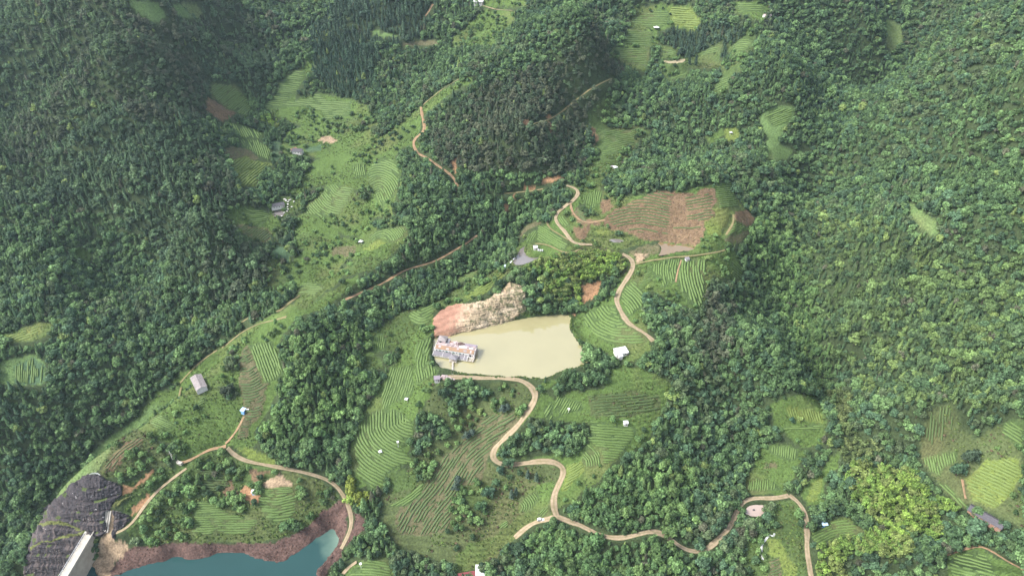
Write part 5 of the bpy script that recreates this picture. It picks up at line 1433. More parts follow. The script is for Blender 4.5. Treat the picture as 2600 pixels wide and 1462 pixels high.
o = bpy.data.objects.new('tea_rows', me); COL.objects.link(o); tag(o, 'rows of clipped tea bushes across the far terraces', kind='stuff')
print('HEDGES', len(HEDGES), {k: len(v) for k, v in TREES.items()})
# ---------------------------------------------------------------- built things
def gp(px, py):
    x, y, z, _ = cast(np.array([float(px)]), np.array([float(py)]), hgt); return np.array([x[0], y[0], z[0]])
def heading(p0, p1): d = gp(*p1) - gp(*p0); return math.atan2(d[1], d[0])

class Sh:                            # collects solids into one mesh
    def __init__(s): s.V = []; s.F = []
    def box(s, x0, x1, y0, y1, z0, z1):
        k = len(s.V); s.V += [(x, y, z) for z in (z0, z1) for y in (y0, y1) for x in (x0, x1)]
        s.F += [(k, k + 2, k + 3, k + 1), (k + 4, k + 5, k + 7, k + 6), (k, k + 1, k + 5, k + 4), (k + 2, k + 6, k + 7, k + 3), (k, k + 4, k + 6, k + 2), (k + 1, k + 3, k + 7, k + 5)]; return s
    def hexa(s, bottom, top):
        k = len(s.V); s.V += list(bottom) + list(top)
        s.F += [(k + 3, k + 2, k + 1, k), (k + 4, k + 5, k + 6, k + 7)] + [(k + i, k + (i + 1) % 4, k + 4 + (i + 1) % 4, k + 4 + i) for i in range(4)]; return s
    def slope(s, x0, x1, ya, za, yb, zb, t=.12):   # sloping sheet between two edges
        return s.hexa([(x0, ya, za), (x1, ya, za), (x1, yb, zb), (x0, yb, zb)], [(x0, ya, za + t), (x1, ya, za + t), (x1, yb, zb + t), (x0, yb, zb + t)])
    def rod(s, a, b, r, k=6, r1=None):
        a = Vector(a); b = Vector(b); d = (b - a).normalized(); u = d.orthogonal().normalized(); w = d.cross(u); n = len(s.V); r1 = r if r1 is None else r1
        for p, q in ((a, r), (b, r1)):
            for i in range(k): t = 2 * math.pi * i / k; s.V.append(tuple(p + u * (q * math.cos(t)) + w * (q * math.sin(t))))
        s.F += [(n + i, n + (i + 1) % k, n + k + (i + 1) % k, n + k + i) for i in range(k)] + [tuple(n + i for i in range(k))[::-1], tuple(n + k + i for i in range(k))]; return s
    def hip(s, x0, x1, y0, y1, z0, z1, e=.4):
        k = len(s.V); x0 -= e; x1 += e; y0 -= e; y1 += e; c = (y1 - y0) / 2; ym = (y0 + y1) / 2; xa, xb = x0 + c, x1 - c
        if xa > xb: xa = xb = (x0 + x1) / 2
        s.V += [(x0, y0, z0), (x1, y0, z0), (x1, y1, z0), (x0, y1, z0), (xa, ym, z1), (xb, ym, z1)]
        s.F += [(k, k + 1, k + 5, k + 4), (k + 1, k + 2, k + 5), (k + 2, k + 3, k + 4, k + 5), (k + 3, k, k + 4), (k, k + 3, k + 2, k + 1)]; return s
    def gablewall(s, x, y0, y1, z0, z1, t=.15):
        k = len(s.V); ym = (y0 + y1) / 2
        s.V += [(x, y0, z0), (x, y1, z0), (x, ym, z1), (x + t, y0, z0), (x + t, y1, z0), (x + t, ym, z1)]
        s.F += [(k, k + 2, k + 1), (k + 3, k + 4, k + 5), (k, k + 1, k + 4, k + 3), (k + 1, k + 2, k + 5, k + 4), (k + 2, k, k + 3, k + 5)]; return s
    def put(s, name, m, parent=None, bevel=0):
        o = mesh_obj(name, s.V, s.F, m, parent)
        bm = bmesh.new(); bm.from_mesh(o.data); bmesh.ops.recalc_face_normals(bm, faces=bm.faces[:]); bm.to_mesh(o.data); bm.free()
        return o

W_ = mat('whitewash', (.58, .57, .54), .8, .12, 1.2); WH = mat('white_sheet_metal', (.66, .67, .68), .5, .08, .8); GREY = mat('grey_tiles', (.20, .19, .205), .8, .3, 2.5, .4)
DGREY = mat('dark_tiles', (.095, .09, .10), .8, .3, 2.5, .4); PINKG = mat('weathered_asbestos_roof', (.32, .285, .28), .85, .3, .8, .4, .2, (.19, .17, .165)); ORG = mat('orange_tiles', (.36, .215, .12), .8, .3, .9, .4, .2, (.23, .17, .13))
PINKC = mat('stained_concrete', (.50, .41, .40), .9, .3, .9, .3, .2, (.33, .26, .26)); CONC = mat('concrete', (.47, .44, .385), .85, .14, .35, .3, .2, (.36, .335, .29)); CONCD = mat('concrete_face', (.46, .41, .33), .9, .2, .25, .3, .2, (.33, .29, .235))
DARK = mat('dark_opening', (.035, .04, .045), .4, .2, 2); GREEN = mat('green_shutter', (.10, .26, .19), .6, .2, 2); WOOD = mat('weathered_timber', (.24, .19, .15), .9, .3, 3); BLUE = mat('blue_sheet', (.22, .44, .78), .5, .1, 1.5)
LBLUE = mat('pale_blue_sheet', (.50, .66, .85), .5, .1, 1.5); RED = mat('maroon_sheet_roof', (.20, .055, .06), .5, .2, 1.5); BRICK = mat('brick_wall', (.30, .17, .12), .9, .25, 3); RUB = mat('broken_rubble', (.42, .34, .33), .95, .4, 2, .5); BRUSHW = mat('dead_brushwood', (.15, .10, .09), .95, .4, 2)
PURP = mat('purple_grey_sheet', (.24, .20, .235), .7, .2, 1.5); PALEW = mat('bleached_wood', (.62, .60, .55), .8, .2, 2); CARW = mat('car_paint', (.78, .78, .77), .25, .04, 1, 0, .5); GLASS = mat('car_glass', (.03, .035, .04), .1, .1, 1, 0, .5); TYRE = mat('tyre', (.02, .02, .02), .9, .1, 1); LAMP = mat('lamp_glass', (.7, .55, .4), .3, .1, 1)
STONE = mat('pale_stone', (.62, .60, .57), .9, .25, 1.5, .4); FOAM = mat('foaming_water', (.62, .62, .60), .5, .35, 1.3, .3, .3, (.28, .30, .28))

# --- the old house standing in the fish pond
LV = PONDS[0][1]
a = np.array(at_z(1098., 905., LV)); b_ = np.array(at_z(1201.5, 921., LV))
hl = float(np.hypot(*(b_ - a))); rz = math.atan2(b_[1] - a[1], b_[0] - a[0])
H = empty('pond_house', (a[0], a[1], LV), rz); tag(H, 'long derelict house with orange tiled roof strip, standing in the muddy pond', 'house')
D = 13.0
for i in range(8):
    for y in (.6, 6.5, 12.4): Sh().rod((1 + i * (hl - 2) / 7, y, -2), (1 + i * (hl - 2) / 7, y, .62), .22).put('pile', CONCD, H)
Sh().box(0, hl, 0, D, .6, .92).put('deck', CONCD, H)
Sh().box(.15, hl - 4.3, 3.75, 7.6, .92, 4.3).put('front_wall', W_, H)
nw = 9
for i in range(nw):
    x = 1.2 + i * (hl - 7.2) / nw; w = (hl - 7.2) / nw
    f = Sh().box(x, x + w * .62, 3.62, 3.76, 2.5, 3.9).put('window', GREEN if i % 2 else W_, H)
    Sh().box(x + .35, x + w * .62 - .35, 3.585, 3.63, 2.6, 3.75).put('pane', DARK, f)
px0, px1 = .45 * hl, .62 * hl
for x0, x1 in ((.3, .235 * hl), (.245 * hl, .44 * hl), (.63 * hl, .76 * hl), (.77 * hl, hl - 4.4)):
    Sh().slope(x0, x1, .1, 1.55, 3.6, 2.2, .1).put('awning', GREY, H)
    s = Sh()
    for k in range(int((x1 - x0) / .9) + 1): s.slope(x0 + k * .9, x0 + k * .9 + .07, .08, 1.66, 3.55, 2.31, .05)
    s.put('roof_rib', PURP, H)
for x in (.12, .24 * hl, .445 * hl, .625 * hl, .765 * hl, hl - 4.25):
    Sh().slope(x - .12, x + .12, -.05, 1.6, 3.6, 2.36, .16).put('beam', W_, H); Sh().box(x - .1, x + .1, .0, .2, .92, 1.78).put('post', W_, H)
Sh().box(0, hl - 4.2, -.12, .0, .75, 1.08).put('edge_beam', W_, H)
s = Sh(); s.box(.2, hl - 4.3, .05, .11, 1.5, 1.58)
for k in range(int((hl - 5) / 1.1)): s.box(.3 + k * 1.1, .36 + k * 1.1, .05, .11, .92, 1.5)
s.put('railing', W_, H)
_zz = lambda y: 4.4 + (y - 3.4) / 2.9 * .8
for q0, q1, ya, yb, mm in ((.10, .16, 4.6, 6.1, PINKC), (.30, .37, 3.7, 5.0, RUB), (.55, .60, 4.9, 6.2, PINKC), (.72, .80, 4.0, 5.6, PINKG), (.88, .92, 3.6, 5.9, RUB)):
    Sh().slope(q0 * hl, q1 * hl, ya, _zz(ya) + .15, yb, _zz(yb) + .15, .1).put('roof_patch', mm, H)
tr = Sh().slope(.9, hl - .7, 3.4, 4.4, 6.3, 5.2, .14).put('tile_roof', ORG, H)
s = Sh()
for k in range(int((hl - 1.8) / .75)): s.slope(1.0 + k * .75, 1.14 + k * .75, 3.38, 4.55, 6.25, 5.35, .06)
s.put('tile_rib', ORG, tr)
Sh().box(.8, hl - .6, 6.4, 6.65, 5.2, 5.5).put('ridge', PINKC, H); Sh().box(.2, hl - .6, 2.8, 2.95, 4.2, 4.42).put('gutter', WH, H)
Sh().box(.2, hl - .2, 6.66, D - .3, 4.1, 4.4).put('flat_roof', PINKC, H); Sh().box(.4, hl - .4, 7.62, D - .5, .92, 4.1).put('rear_wall', PINKC, H)
for q in ((.2, .45, 6.7, D - .3), (hl - .45, hl - .2, 4.4, D - .3), (.46, hl - .46, D - .55, D - .3)): Sh().box(*q, 4.41, 4.85).put('parapet', W_, H)
Sh().box(hl - 8.5, hl - .6, 9.8, D - .7, 5.0, 5.2).put('sheet_roof', PURP, H); Sh().box(hl - 8.2, hl - .8, 10.0, D - .9, 4.42, 4.99).put('roof_shed', PINKC, H)
T = Sh().box(1.0, 6.4, 9.6, 14.6, .9, 6.6).put('tower', PINKC, H); Sh().hip(1.0, 6.4, 9.6, 14.6, 6.61, 8.0).put('tower_roof', PINKG, T)
Sh().box(2.2, 3.6, 9.5, 9.6, 5.0, 6.0).put('window', DARK, T)
Sh().slope(6.7, 8.8, 9.2, 4.9, 13.8, 6.0, .12).put('lean_to_roof', GREY, H); Sh().box(6.8, 8.7, 9.4, 13.6, 4.42, 4.85).put('lean_to', PINKC, H)
for x in (hl - 4.0, hl - 2.1, hl - .2):
    for y in (.2, 3.6): Sh().box(x - .14, x + .14, y - .14, y + .14, .92, 4.0).put('column', W_, H)
Sh().box(hl - 4.2, hl, 0, .3, 4.0, 4.35).put('lintel', W_, H); Sh().box(hl - .3, hl, .32, 6.2, 4.0, 4.35).put('lintel', W_, H); Sh().box(hl - 4.0, hl - .3, 3.8, 7.0, .92, 3.9).put('inner_wall', PINKC, H); Sh().box(hl - 3.4, hl - 2.4, 3.7, 3.81, .92, 3.0).put('door', DARK, H)
# porch over the footbridge
Sh().hip(px0, px1, -3.0, 1.2, 3.1, 4.3, .3).put('porch_roof', GREY, H)
for x in (px0 + .2, px1 - .2):
    for y in (-2.8, .9): Sh().box(x - .13, x + .13, y - .13, y + .13, -.9 if y < 0 else .92, 3.1).put('porch_post', W_, H)
Sh().box(px0, px1, -3.1, -.13, .62, .86).put('porch_floor', CONCD, H)
def to_world(lx, ly, lz): c, s_ = math.cos(rz), math.sin(rz); return np.array([a[0] + c * lx - s_ * ly, a[1] + s_ * lx + c * ly, LV + lz])
def chunks(name, label, cat, loc, r, h, n, m, seed, group=None, size=(.25, .7)):
    rr = random.Random(seed); s = Sh()
    for i in range(n):
        t = rr.random() ** .6; an = rr.uniform(0, 6.28); x, y = r * t * math.cos(an), r * t * math.sin(an) * .7; z = h * (1 - t) * rr.uniform(.5, 1.0)
        q = [rr.uniform(*size) for _ in range(3)]; an2 = rr.uniform(0, 3); c, s_ = math.cos(an2), math.sin(an2)
        k = lambda u, v, w: (x + c * u - s_ * v, y + s_ * u + c * v, z + w + rr.uniform(-.06, .06))
        s.hexa([k(-q[0], -q[1], -.15), k(q[0], -q[1], -.15), k(q[0], q[1], -.15), k(-q[0], q[1], -.15)], [k(-q[0] * .8, -q[1], q[2] * .6), k(q[0], -q[1] * .7, q[2] * .7), k(q[0] * .7, q[1], q[2] * .5), k(-q[0], q[1] * .8, q[2] * .6)])
    o = s.put(name, m); o.location = loc; o.rotation_euler.z = rz; return tag(o, label, cat, group)
chunks('brushwood_heap', 'dark heap of broken timber on the flat roof of the pond house', 'debris heap', to_world(.60 * hl, 11.2, 4.42), 3.0, 1.4, 60, BRUSHW, 1, size=(.1, .7))
chunks('rubble_heap', 'pale rubble heap on the middle of the pond house roof', 'debris heap', to_world(.66 * hl, 8.6, 4.42), 2.6, .9, 46, STONE, 2, 'rubble on the pond house')
chunks('rubble_heap', 'pinkish rubble heap beside the tower on the pond house roof', 'debris heap', to_world(.40 * hl, 9.6, 4.42), 2.8, .9, 50, RUB, 3, 'rubble on the pond house')
chunks('rubble_heap', 'small pale rubble heap at the right end of the pond house roof', 'debris heap', to_world(.88 * hl, 8.2, 4.42), 1.8, .7, 30, STONE, 4, 'rubble on the pond house')
for k, (fx, fy, mm, rr_) in enumerate(((.28, 8.2, RUB, 2.0), (.33, 11.4, BRICK, 1.6), (.46, 12.0, RUB, 2.0), (.52, 8.0, RUB, 2.4), (.78, 11.0 - 1.6, PINKC, 2.0), (.93, 9.6, RUB, 1.3))):
    chunks('rubble_heap', ('left front', 'brick red rear', 'middle rear', 'centre front', 'right middle', 'far right')[k] + ' rubble heap on the flat roof of the pond house', 'debris heap', to_world(fx * hl, fy, 4.42), rr_, .7, 34, mm, 30 + k, 'rubble on the pond house')
o = Sh().box(-1.1, 1.1, -.8, .8, 0, .5).put('water_tank', WH); o.location = to_world(.75 * hl, 9.0, 4.42); o.rotation_euler.z = rz + .6; tag(o, 'white square water tank among the rubble on the pond house roof', 'tank')
# footbridge to the bank
p0 = to_world((px0 + px1) / 2, -3.1, .86); p1 = gp(1149, 950); L_ = float(np.hypot(*(p1 - p0)[:2]))
B_ = empty('footbridge', p0, math.atan2(p1[1] - p0[1], p1[0] - p0[0])); tag(B_, 'narrow pale footbridge from the pond house porch to the bank', 'footbridge')
dz = p1[2] + .15 - p0[2]
Sh().hexa([(0, -.6, -.15), (L_, -.6, dz - .15), (L_, .6, dz - .15), (0, .6, -.15)], [(0, -.6, 0), (L_, -.6, dz), (L_, .6, dz), (0, .6, 0)]).put('deck', CONC, B_)
for y in (-.6, .6):
    s = Sh().rod((0, y, .9), (L_, y, dz + .9), .04)
    for k in range(int(L_ / 1.5) + 1): t = k * 1.5 / L_; s.rod((k * 1.5, y, dz * t - .1), (k * 1.5, y, dz * t + .9), .04)
    s.put('railing', WOOD, B_)
for t in (.3, .7): Sh().rod((L_ * t, 0, dz * t - 3), (L_ * t, 0, dz * t - .15), .18).put('pier', CONCD, B_)

def hut(name, label, cat, p, head, L, Wd, h, roof, wall, kind='gable', rise=None, over=.35, windows=2, group=None, sink=1.0, door=True, roofvar=None):
    P_ = gp(*p); R = empty(name, P_, head); tag(R, label, cat, group); rise = rise if rise is not None else Wd * .25
    Sh().box(-L / 2, L / 2, -Wd / 2, Wd / 2, -sink, h).put('wall', wall, R)
    if kind == 'gable':
        ro = Sh()
        for sg in (-1, 1): ro.slope(-L / 2 - over, L / 2 + over, sg * (Wd / 2 + over), h - over * .3, 0, h + rise, .12)
        ro.put('roof', roof, R)
        for x in (-L / 2 + .01, L / 2 - .16): Sh().gablewall(x, -Wd / 2, Wd / 2, h, h + rise - .05).put('gable', wall, R)
        s = Sh().box(-L / 2 - over, L / 2 + over, -.14, .14, h + rise + .05, h + rise + .2); s.put('ridge', roof, R)
        s = Sh(); n_ = int((L + .6) / 1.0)
        for k in range(n_):
            for sg in (-1, 1): s.slope(-L / 2 - over + k * 1.0, -L / 2 - over + k * 1.0 + .09, sg * (Wd / 2 + over), h - over * .3 + .12, sg * .15, h + rise + .1, .05)
        s.put('roof_rib', roof, R)
    elif kind == 'flat':
        Sh().slope(-L / 2 - over, L / 2 + over, -Wd / 2 - over, h, Wd / 2 + over, h + rise, .14).put('roof', roof, R)
        s = Sh()
        for k in range(int(L / 1.0) + 1): s.slope(-L / 2 - over + .3 + k, -L / 2 - over + .38 + k, -Wd / 2 - over, h + .15, Wd / 2 + over, h + rise + .15, .05)
        s.put('roof_rib', roof, R)
    for k in range(windows):
        x = -L / 2 + (k + 1) * L / (windows + 1)
        w = Sh().box(x - .45, x + .45, -Wd / 2 - .05, -Wd / 2 + .02, h * .42, h * .78).put('window', W_, R); Sh().box(x - .36, x + .36, -Wd / 2 - .07, -Wd / 2 - .04, h * .46, h * .74).put('pane', DARK, w)
    if door: Sh().box(L * .5 - 1.15, L * .5 - .35, -Wd / 2 - .06, -Wd / 2 + .02, 0, h * .75).put('door', WOOD, R)
    return R
hut('shed', 'small shed with grey roof and white wall at the pond end of the dirt road', 'shed', (1110, 966), .15, 3.4, 2.6, 2.2, PURP, W_, 'flat', .5)
chunks('rubble_heap', 'pinkish rubble heap beside the small grey shed by the pond', 'debris heap', gp(1128, 957), 2.4, 1.0, 40, RUB, 9, 'rubble by the pond')
chunks('rubble_heap', 'pale rubble spread along the road edge under the footbridge', 'debris heap', gp(1142, 963), 2.8, .6, 40, PINKC, 10, 'rubble by the pond')
R = hut('white_house', 'white flat roofed house among bushes right of the muddy pond', 'house', (1576, 898), .28, 8.0, 5.6, 2.6, WH, W_, 'flat', .35, windows=3)
Sh().box(-3.2, -.6, -4.6, -2.85, -1, 1.9).put('annex', W_, R); Sh().slope(-3.4, -.4, -4.8, 1.9, -3.2, 2.2, .12).put('annex_roof', WH, R)
R = hut('long_house', 'long house with mottled pinkish grey roof on the grassy ridge', 'house', (507, 978), heading((491, 956), (521, 1000)), 14.0, 6.4, 2.8, PINKG, W_, rise=1.1, windows=5)
hut('blue_shed', 'small pale blue shed beside the striped tea slope on the ridge', 'shed', (619, 1046), 1.3, 2.6, 2.0, 2.2, LBLUE, BLUE, 'flat', .3, windows=0)
o = Sh().box(-.9, .9, -.4, .4, .72, .8).box(-.8, -.7, -.3, -.2, -.1, .72).box(.7, .8, -.3, -.2, -.1, .72).box(-.8, -.7, .2, .3, -.1, .72).box(.7, .8, .2, .3, -.1, .72).put('trestle_table', WH); o.location = gp(629, 1041); tag(o, 'white trestle table next to the pale blue ridge shed', 'table')
hut('shed', 'tiny white and blue shed on the bare yellow soil of the peninsula', 'shed', (646, 1252), .1, 2.3, 1.8, 1.9, WH, LBLUE, 'flat', .3, windows=1)
hut('blue_shed', 'tiny bright blue shed above the lower right tea rows', 'shed', (2091, 1334), .1, 2.8, 2.4, 2.3, LBLUE, BLUE, 'flat', .25, windows=0)
lg = 17.0
hut('long_house', 'long dark grey roofed house below the right hand tea fields', 'house', (2500, 1317), heading((2470, 1302), (2535, 1334)), lg, 6.0, 2.4, DGREY, BRICK, rise=1.5, windows=5)
hut('white_house', 'white roofed house at the bottom edge beside the maroon roof', 'house', (1219, 1455), 1.62, 6.6, 4.6, 3.0, WH, W_, 'flat', .4, windows=2)
hut('red_roof_shed', 'maroon roofed shed cut by the bottom edge', 'shed', (1186, 1472), .18, 9.5, 6.0, 2.4, RED, BRICK, 'flat', .5, windows=2)
hut('farmhouse', 'dark roofed white farmhouse in the upper valley ringed by trees', 'house', (757, 389), -.1, 9.0, 5.5, 3.0, DGREY, W_, rise=1.4, windows=2)
hut('outbuilding', 'low brown roofed outbuilding left of the upper valley farmhouse', 'shed', (746, 385), .9, 5.5, 4.0, 2.4, BRICK, W_, rise=1.0, windows=1)
hut('farmhouse', 'long low white walled farmhouse with dark roof by the tiny pool', 'house', (706, 527), .42, 11.0, 4.6, 2.8, DGREY, W_, rise=1.6, windows=4)
hut('cottage', 'tiny white cottage at the top edge with a path beside it', 'house', (1215, 14), .05, 10.0, 6.5, 4.6, WH, W_, rise=1.2, windows=2)
hut('cottage', 'small cottage with reddish roof beside the far upper right field', 'house', (1946, 49), .1, 7.0, 5.0, 3.4, PINKC, W_, rise=1.3, windows=1)
hut('hut', 'small grey hut at the top of the curved tea terraces', 'hut', (1744, 662), .1, 2.6, 2.2, 2.0, GREY, W_, 'flat', .3, windows=0)
hut('white_hut', 'small white hut standing on the tea terrace right of the road', 'hut', (1588, 1077), .1, 2.3, 2.1, 2.0, WH, W_, 'hipless' if False else 'gable', rise=.7, windows=1)
hut('hut', 'white hut beside the grey pond', 'hut', (1359.5, 633), .1, 2.6, 2.2, 2.1, WH, W_, 'flat', .25, windows=0)
for k, (x, y, lb) in enumerate(((1367, 636, 'left white barrel beside the hut by the grey pond'), (1372, 637, 'middle white barrel beside the hut by the grey pond'), (1377, 637, 'right white barrel beside the hut by the grey pond'))):
    o = Sh().rod((0, 0, -.2), (0, 0, 1.1), .55, 10).rod((0, 0, 1.1), (0, 0, 1.2), .4, 10).put('barrel', WH); o.location = gp(x, y); tag(o, lb, 'barrel', 'barrels by the grey pond')
# tea pickers' canopies
def canopy(p, label, r, h, m, kind, seed, group='white canopies in the tea fields'):
    R = empty('canopy', gp(*p), seed * .7); tag(R, label, 'canopy', group); k = 12 if kind == 'round' else 4
    V = [(0, 0, h + r * .35)] + [(r * math.cos(2 * math.pi * i / k), r * math.sin(2 * math.pi * i / k), h + (0 if kind == 'round' else (.25 if i % 2 else -.15))) for i in range(k)]
    V += [(x, y, z - .08) for x, y, z in V]
    F = [(0, 1 + i, 1 + (i + 1) % k) for i in range(k)] + [(k + 1, k + 2 + (i + 1) % k, k + 2 + i) for i in range(k)] + [(1 + i, k + 2 + i, k + 2 + (i + 1) % k, 1 + (i + 1) % k) for i in range(k)]
    mesh_obj('cover', V, F, m, R)
    if kind == 'round': Sh().rod((0, 0, -.3), (0, 0, h + r * .3), .07).put('pole', WH, R)
    else:
        for i in range(4): an = 2 * math.pi * i / 4; Sh().rod((r * .93 * math.cos(an), r * .93 * math.sin(an), -.5), (r * .93 * math.cos(an), r * .93 * math.sin(an), h + (.2 if i % 2 else -.2)), .05).put('pole', WH, R)
canopy((1040, 284), 'round white canopy on the grass beside the curving clay track', 2.2, 2.2, WH, 'round', 1)
canopy((1666, 76), 'round white canopy between the upper right tea fields', 3.2, 2.6, WH, 'round', 2)
canopy((1032, 1017), 'white square canopy beside the steep striped tea rows left of the pond road', 1.5, 1.7, WH, 'square', 3)
canopy((966, 1150), 'white square canopy on the curved tea terraces near a lamp post', 1.5, 1.7, WH, 'square', 4)
canopy((917, 618), 'white square canopy between two small tea fields in the left valley', 2.2, 2.0, WH, 'square', 5)
canopy((1562, 430), 'white square canopy beside the meadow above the cleared hillside', 2.6, 2.3, WH, 'square', 6)
canopy((1555, 428), 'grey square canopy next to the white one above the cleared hillside', 1.9, 2.2, PURP, 'square', 7)
canopy((1855, 342), 'tiny white canopy on the bright clearing in the upper right wood', 1.9, 2.2, WH, 'square', 8)
# insect lamps
def lamp(p, label, h):
    R = empty('lamp_post', gp(*p), .4); tag(R, label, 'lamp post', 'white lamp posts in the tea fields')
    Sh().rod((0, 0, -.4), (.25, 0, h), .13, 8, .09).put('pole', WH, R)
    Sh().hexa([(-.5, -.6, h + .1), (.8, -.6, h + .1), (.8, .6, h + .5), (-.5, .6, h + .5)], [(-.5, -.6, h + .17), (.8, -.6, h + .17), (.8, .6, h + .57), (-.5, .6, h + .57)]).put('panel', WH, R)
    Sh().rod((.25, 0, h - 1.2), (.25, 0, h - .5), .2, 8).put('lamp', LAMP, R)
lamp((1011, 1135), 'white lamp post on the curved terraces left of the brown planted slope', 4.6)
lamp((917, 1442), 'white lamp post on the small tea field at the bottom edge', 4.2)
lamp((1443, 1047), 'white lamp post at the foot of the striped field right of the road', 2.8)
# car
R = empty('parked_car', gp(1373, 1320), heading((1366, 1321), (1385, 1317))); tag(R, 'white car parked beside the dirt road fork', 'car'); R.location.z += .1
Sh().hexa([(-2.1, -.85, .3), (2.1, -.85, .3), (2.1, .85, .3), (-2.1, .85, .3)], [(-2.1, -.82, .95), (2.0, -.78, .85), (2.0, .78, .85), (-2.1, .82, .95)]).put('body', CARW, R)
c_ = Sh().hexa([(-1.7, -.78, .93), (.9, -.78, .9), (.9, .78, .9), (-1.7, .78, .93)], [(-1.4, -.66, 1.5), (.3, -.66, 1.5), (.3, .66, 1.5), (-1.4, .66, 1.5)]).put('cabin', GLASS, R)
Sh().box(-1.4, .3, -.65, .65, 1.505, 1.56).put('roof', CARW, R)
for x in (-1.35, 1.35):
    for y in (-.8, .8): w = Sh().rod((x, y - .1, .3), (x, y + .1, .3), .32, 12).put('wheel', TYRE, R); Sh().rod((x, y - .12, .3), (x, y + .12, .3), .17, 8).put('rim', WH, w)
for y in (-.6, .6): Sh().box(2.03, 2.1, y - .18, y + .18, .6, .75).put('headlight', LAMP, R)
# raft in the pale pond
pl_ = [p for p in PONDS if p[0] == 'pale_pond'][0]
rx, ry = at_z(1914., 1294., pl_[1]); o = Sh().box(-.7, .7, -.5, .5, -.1, .25).box(-.3, .3, -.3, .3, .25, .7).put('feed_raft', DGREY); o.location = (float(rx), float(ry), pl_[1]); tag(o, 'small dark raft floating on the pale pink pond', 'raft')
# bleached dead tree and odds and ends
R = empty('dead_tree', gp(438, 1166), 0); tag(R, 'bleached bare tree on the slope above the dam track', 'tree')
Sh().rod((0, 0, -.4), (.1, 0, 7.5), .22, 6, .07).put('trunk', PALEW, R)
rr = random.Random(4)
for i in range(12):
    z = 2.0 + i * .45; an = rr.uniform(0, 6.28); l = rr.uniform(.7, 1.8); Sh().rod((.05, 0, z), (l * math.cos(an), l * math.sin(an), z + rr.uniform(.4, 1.3)), .08, 5, .03).put('branch', PALEW, R)
o = Sh().box(-1.5, 1.5, -.9, .9, -.6, 1.1).box(-1.7, -1.45, -1, 1, -.6, 1.5).put('concrete_block', CONC); o.location = gp(457, 1176); o.rotation_euler.z = -.3; tag(o, 'pale concrete block beside the dam track bend', 'concrete block')
BW = ['top left', 'upper left', 'upper middle', 'upper right', 'far upper right', 'centre', 'lower centre', 'bottom of the row', 'right middle', 'rightmost', 'by the pool head', 'lowest left', 'low middle', 'second from top']
for k, (x, y) in enumerate(((722, 506), (727, 508), (731, 513), (734, 509), (738, 507), (731, 519), (730, 526), (731, 532), (741, 525), (746, 512), (722, 540), (716, 549), (729, 537), (726, 510))):
    chunks('white_boulder', 'white boulder in the stony stream by the long white farmhouse, ' + BW[k], 'boulder', gp(x, y), .6, .4, 4, STONE, 60 + k, 'white boulders by the farmhouse', (.25, .6))
# pond lining and blue cover at the grey pond
p0, p1 = gp(1308, 655), gp(1291, 674); d = p1 - p0; L_ = float(np.hypot(d[0], d[1]))
o = Sh().hexa([(0, -.5, -1), (L_, -.5, d[2] - 1), (L_, .5, d[2] - 1), (0, .5, -1)], [(0, -.4, .8), (L_, -.4, d[2] + .8), (L_, .4, d[2] + .8), (0, .4, .8)]).put('spillway_wall', WH); o.location = p0; o.rotation_euler.z = math.atan2(d[1], d[0]); tag(o, 'white lining wall at the outlet of the grey pond', 'wall')
o = chunks('blue_tarpaulin', 'crumpled pale blue tarpaulin at the outlet of the grey pond', 'tarpaulin', gp(1287, 677), 1.8, .9, 10, LBLUE, 88, None, (.7, 1.4))
# fence on the rock cut
pts_ = [gp(x, y) for x, y in ((229, 1207), (236, 1203.5), (243, 1203), (250, 1204), (256, 1208))]
R = empty('guard_fence', pts_[0], 0); tag(R, 'white guard fence on top of the dark rock cut', 'fence')
for q0, q1 in zip(pts_[:-1], pts_[1:]):
    a0, a1 = q0 - pts_[0], q1 - pts_[0]
    for t in (0, .33, .67): pt = a0 + (a1 - a0) * t; Sh().rod((*pt[:2], pt[2] - .4), (*pt[:2], pt[2] + 1.3), .09).put('post', WH, R)
    for z in (.6, 1.2): Sh().rod((*a0[:2], a0[2] + z), (*a1[:2], a1[2] + z), .07).put('rail', WH, R)

# --- concrete dam
CZ = -53.0
d0 = np.array(at_z(229., 1351., CZ)); d1 = np.array(at_z(163., 1462., CZ)); dd = d1 - d0; DL = 95.0; dr = math.atan2(dd[1], dd[0])
R = empty('dam', (d0[0], d0[1], CZ), dr); tag(R, 'pale concrete dam running down from the dark rock cut to the teal reservoir', 'dam')
# local x along the crest, +y on the reservoir side
Sh().hexa([(0, -9, -42), (DL, -9, -42), (DL, 5.4, -42), (0, 5.4, -42)], [(0, -2.6, -.35), (DL, -2.6, -.35), (DL, 2.6, -.35), (0, 2.6, -.35)]).put('body', CONCD, R)
for k in range(10):
    Sh().box(k * 9.5 + .03, k * 9.5 + 9.47, -2.5, 1.75, -.35, 0).put('crest_slab', CONC, R)
for k in range(10): Sh().box(k * 9.5 + .05, k * 9.5 + 9.45, 2.1, 2.6, -.35, 1.05).put('parapet', CONC, R)
s = Sh()
for k in range(38): s.box(k * 2.5, k * 2.5 + .14, -2.58, -2.44, 0, 1.05)
s.box(0, DL, -2.56, -2.46, 1.05, 1.15).box(0, DL, -2.54, -2.48, .5, .58).put('railing', WH, R)
Sh().box(-5.5, .6, -3.6, 3.6, -6, -.05).put('abutment', CONC, R)
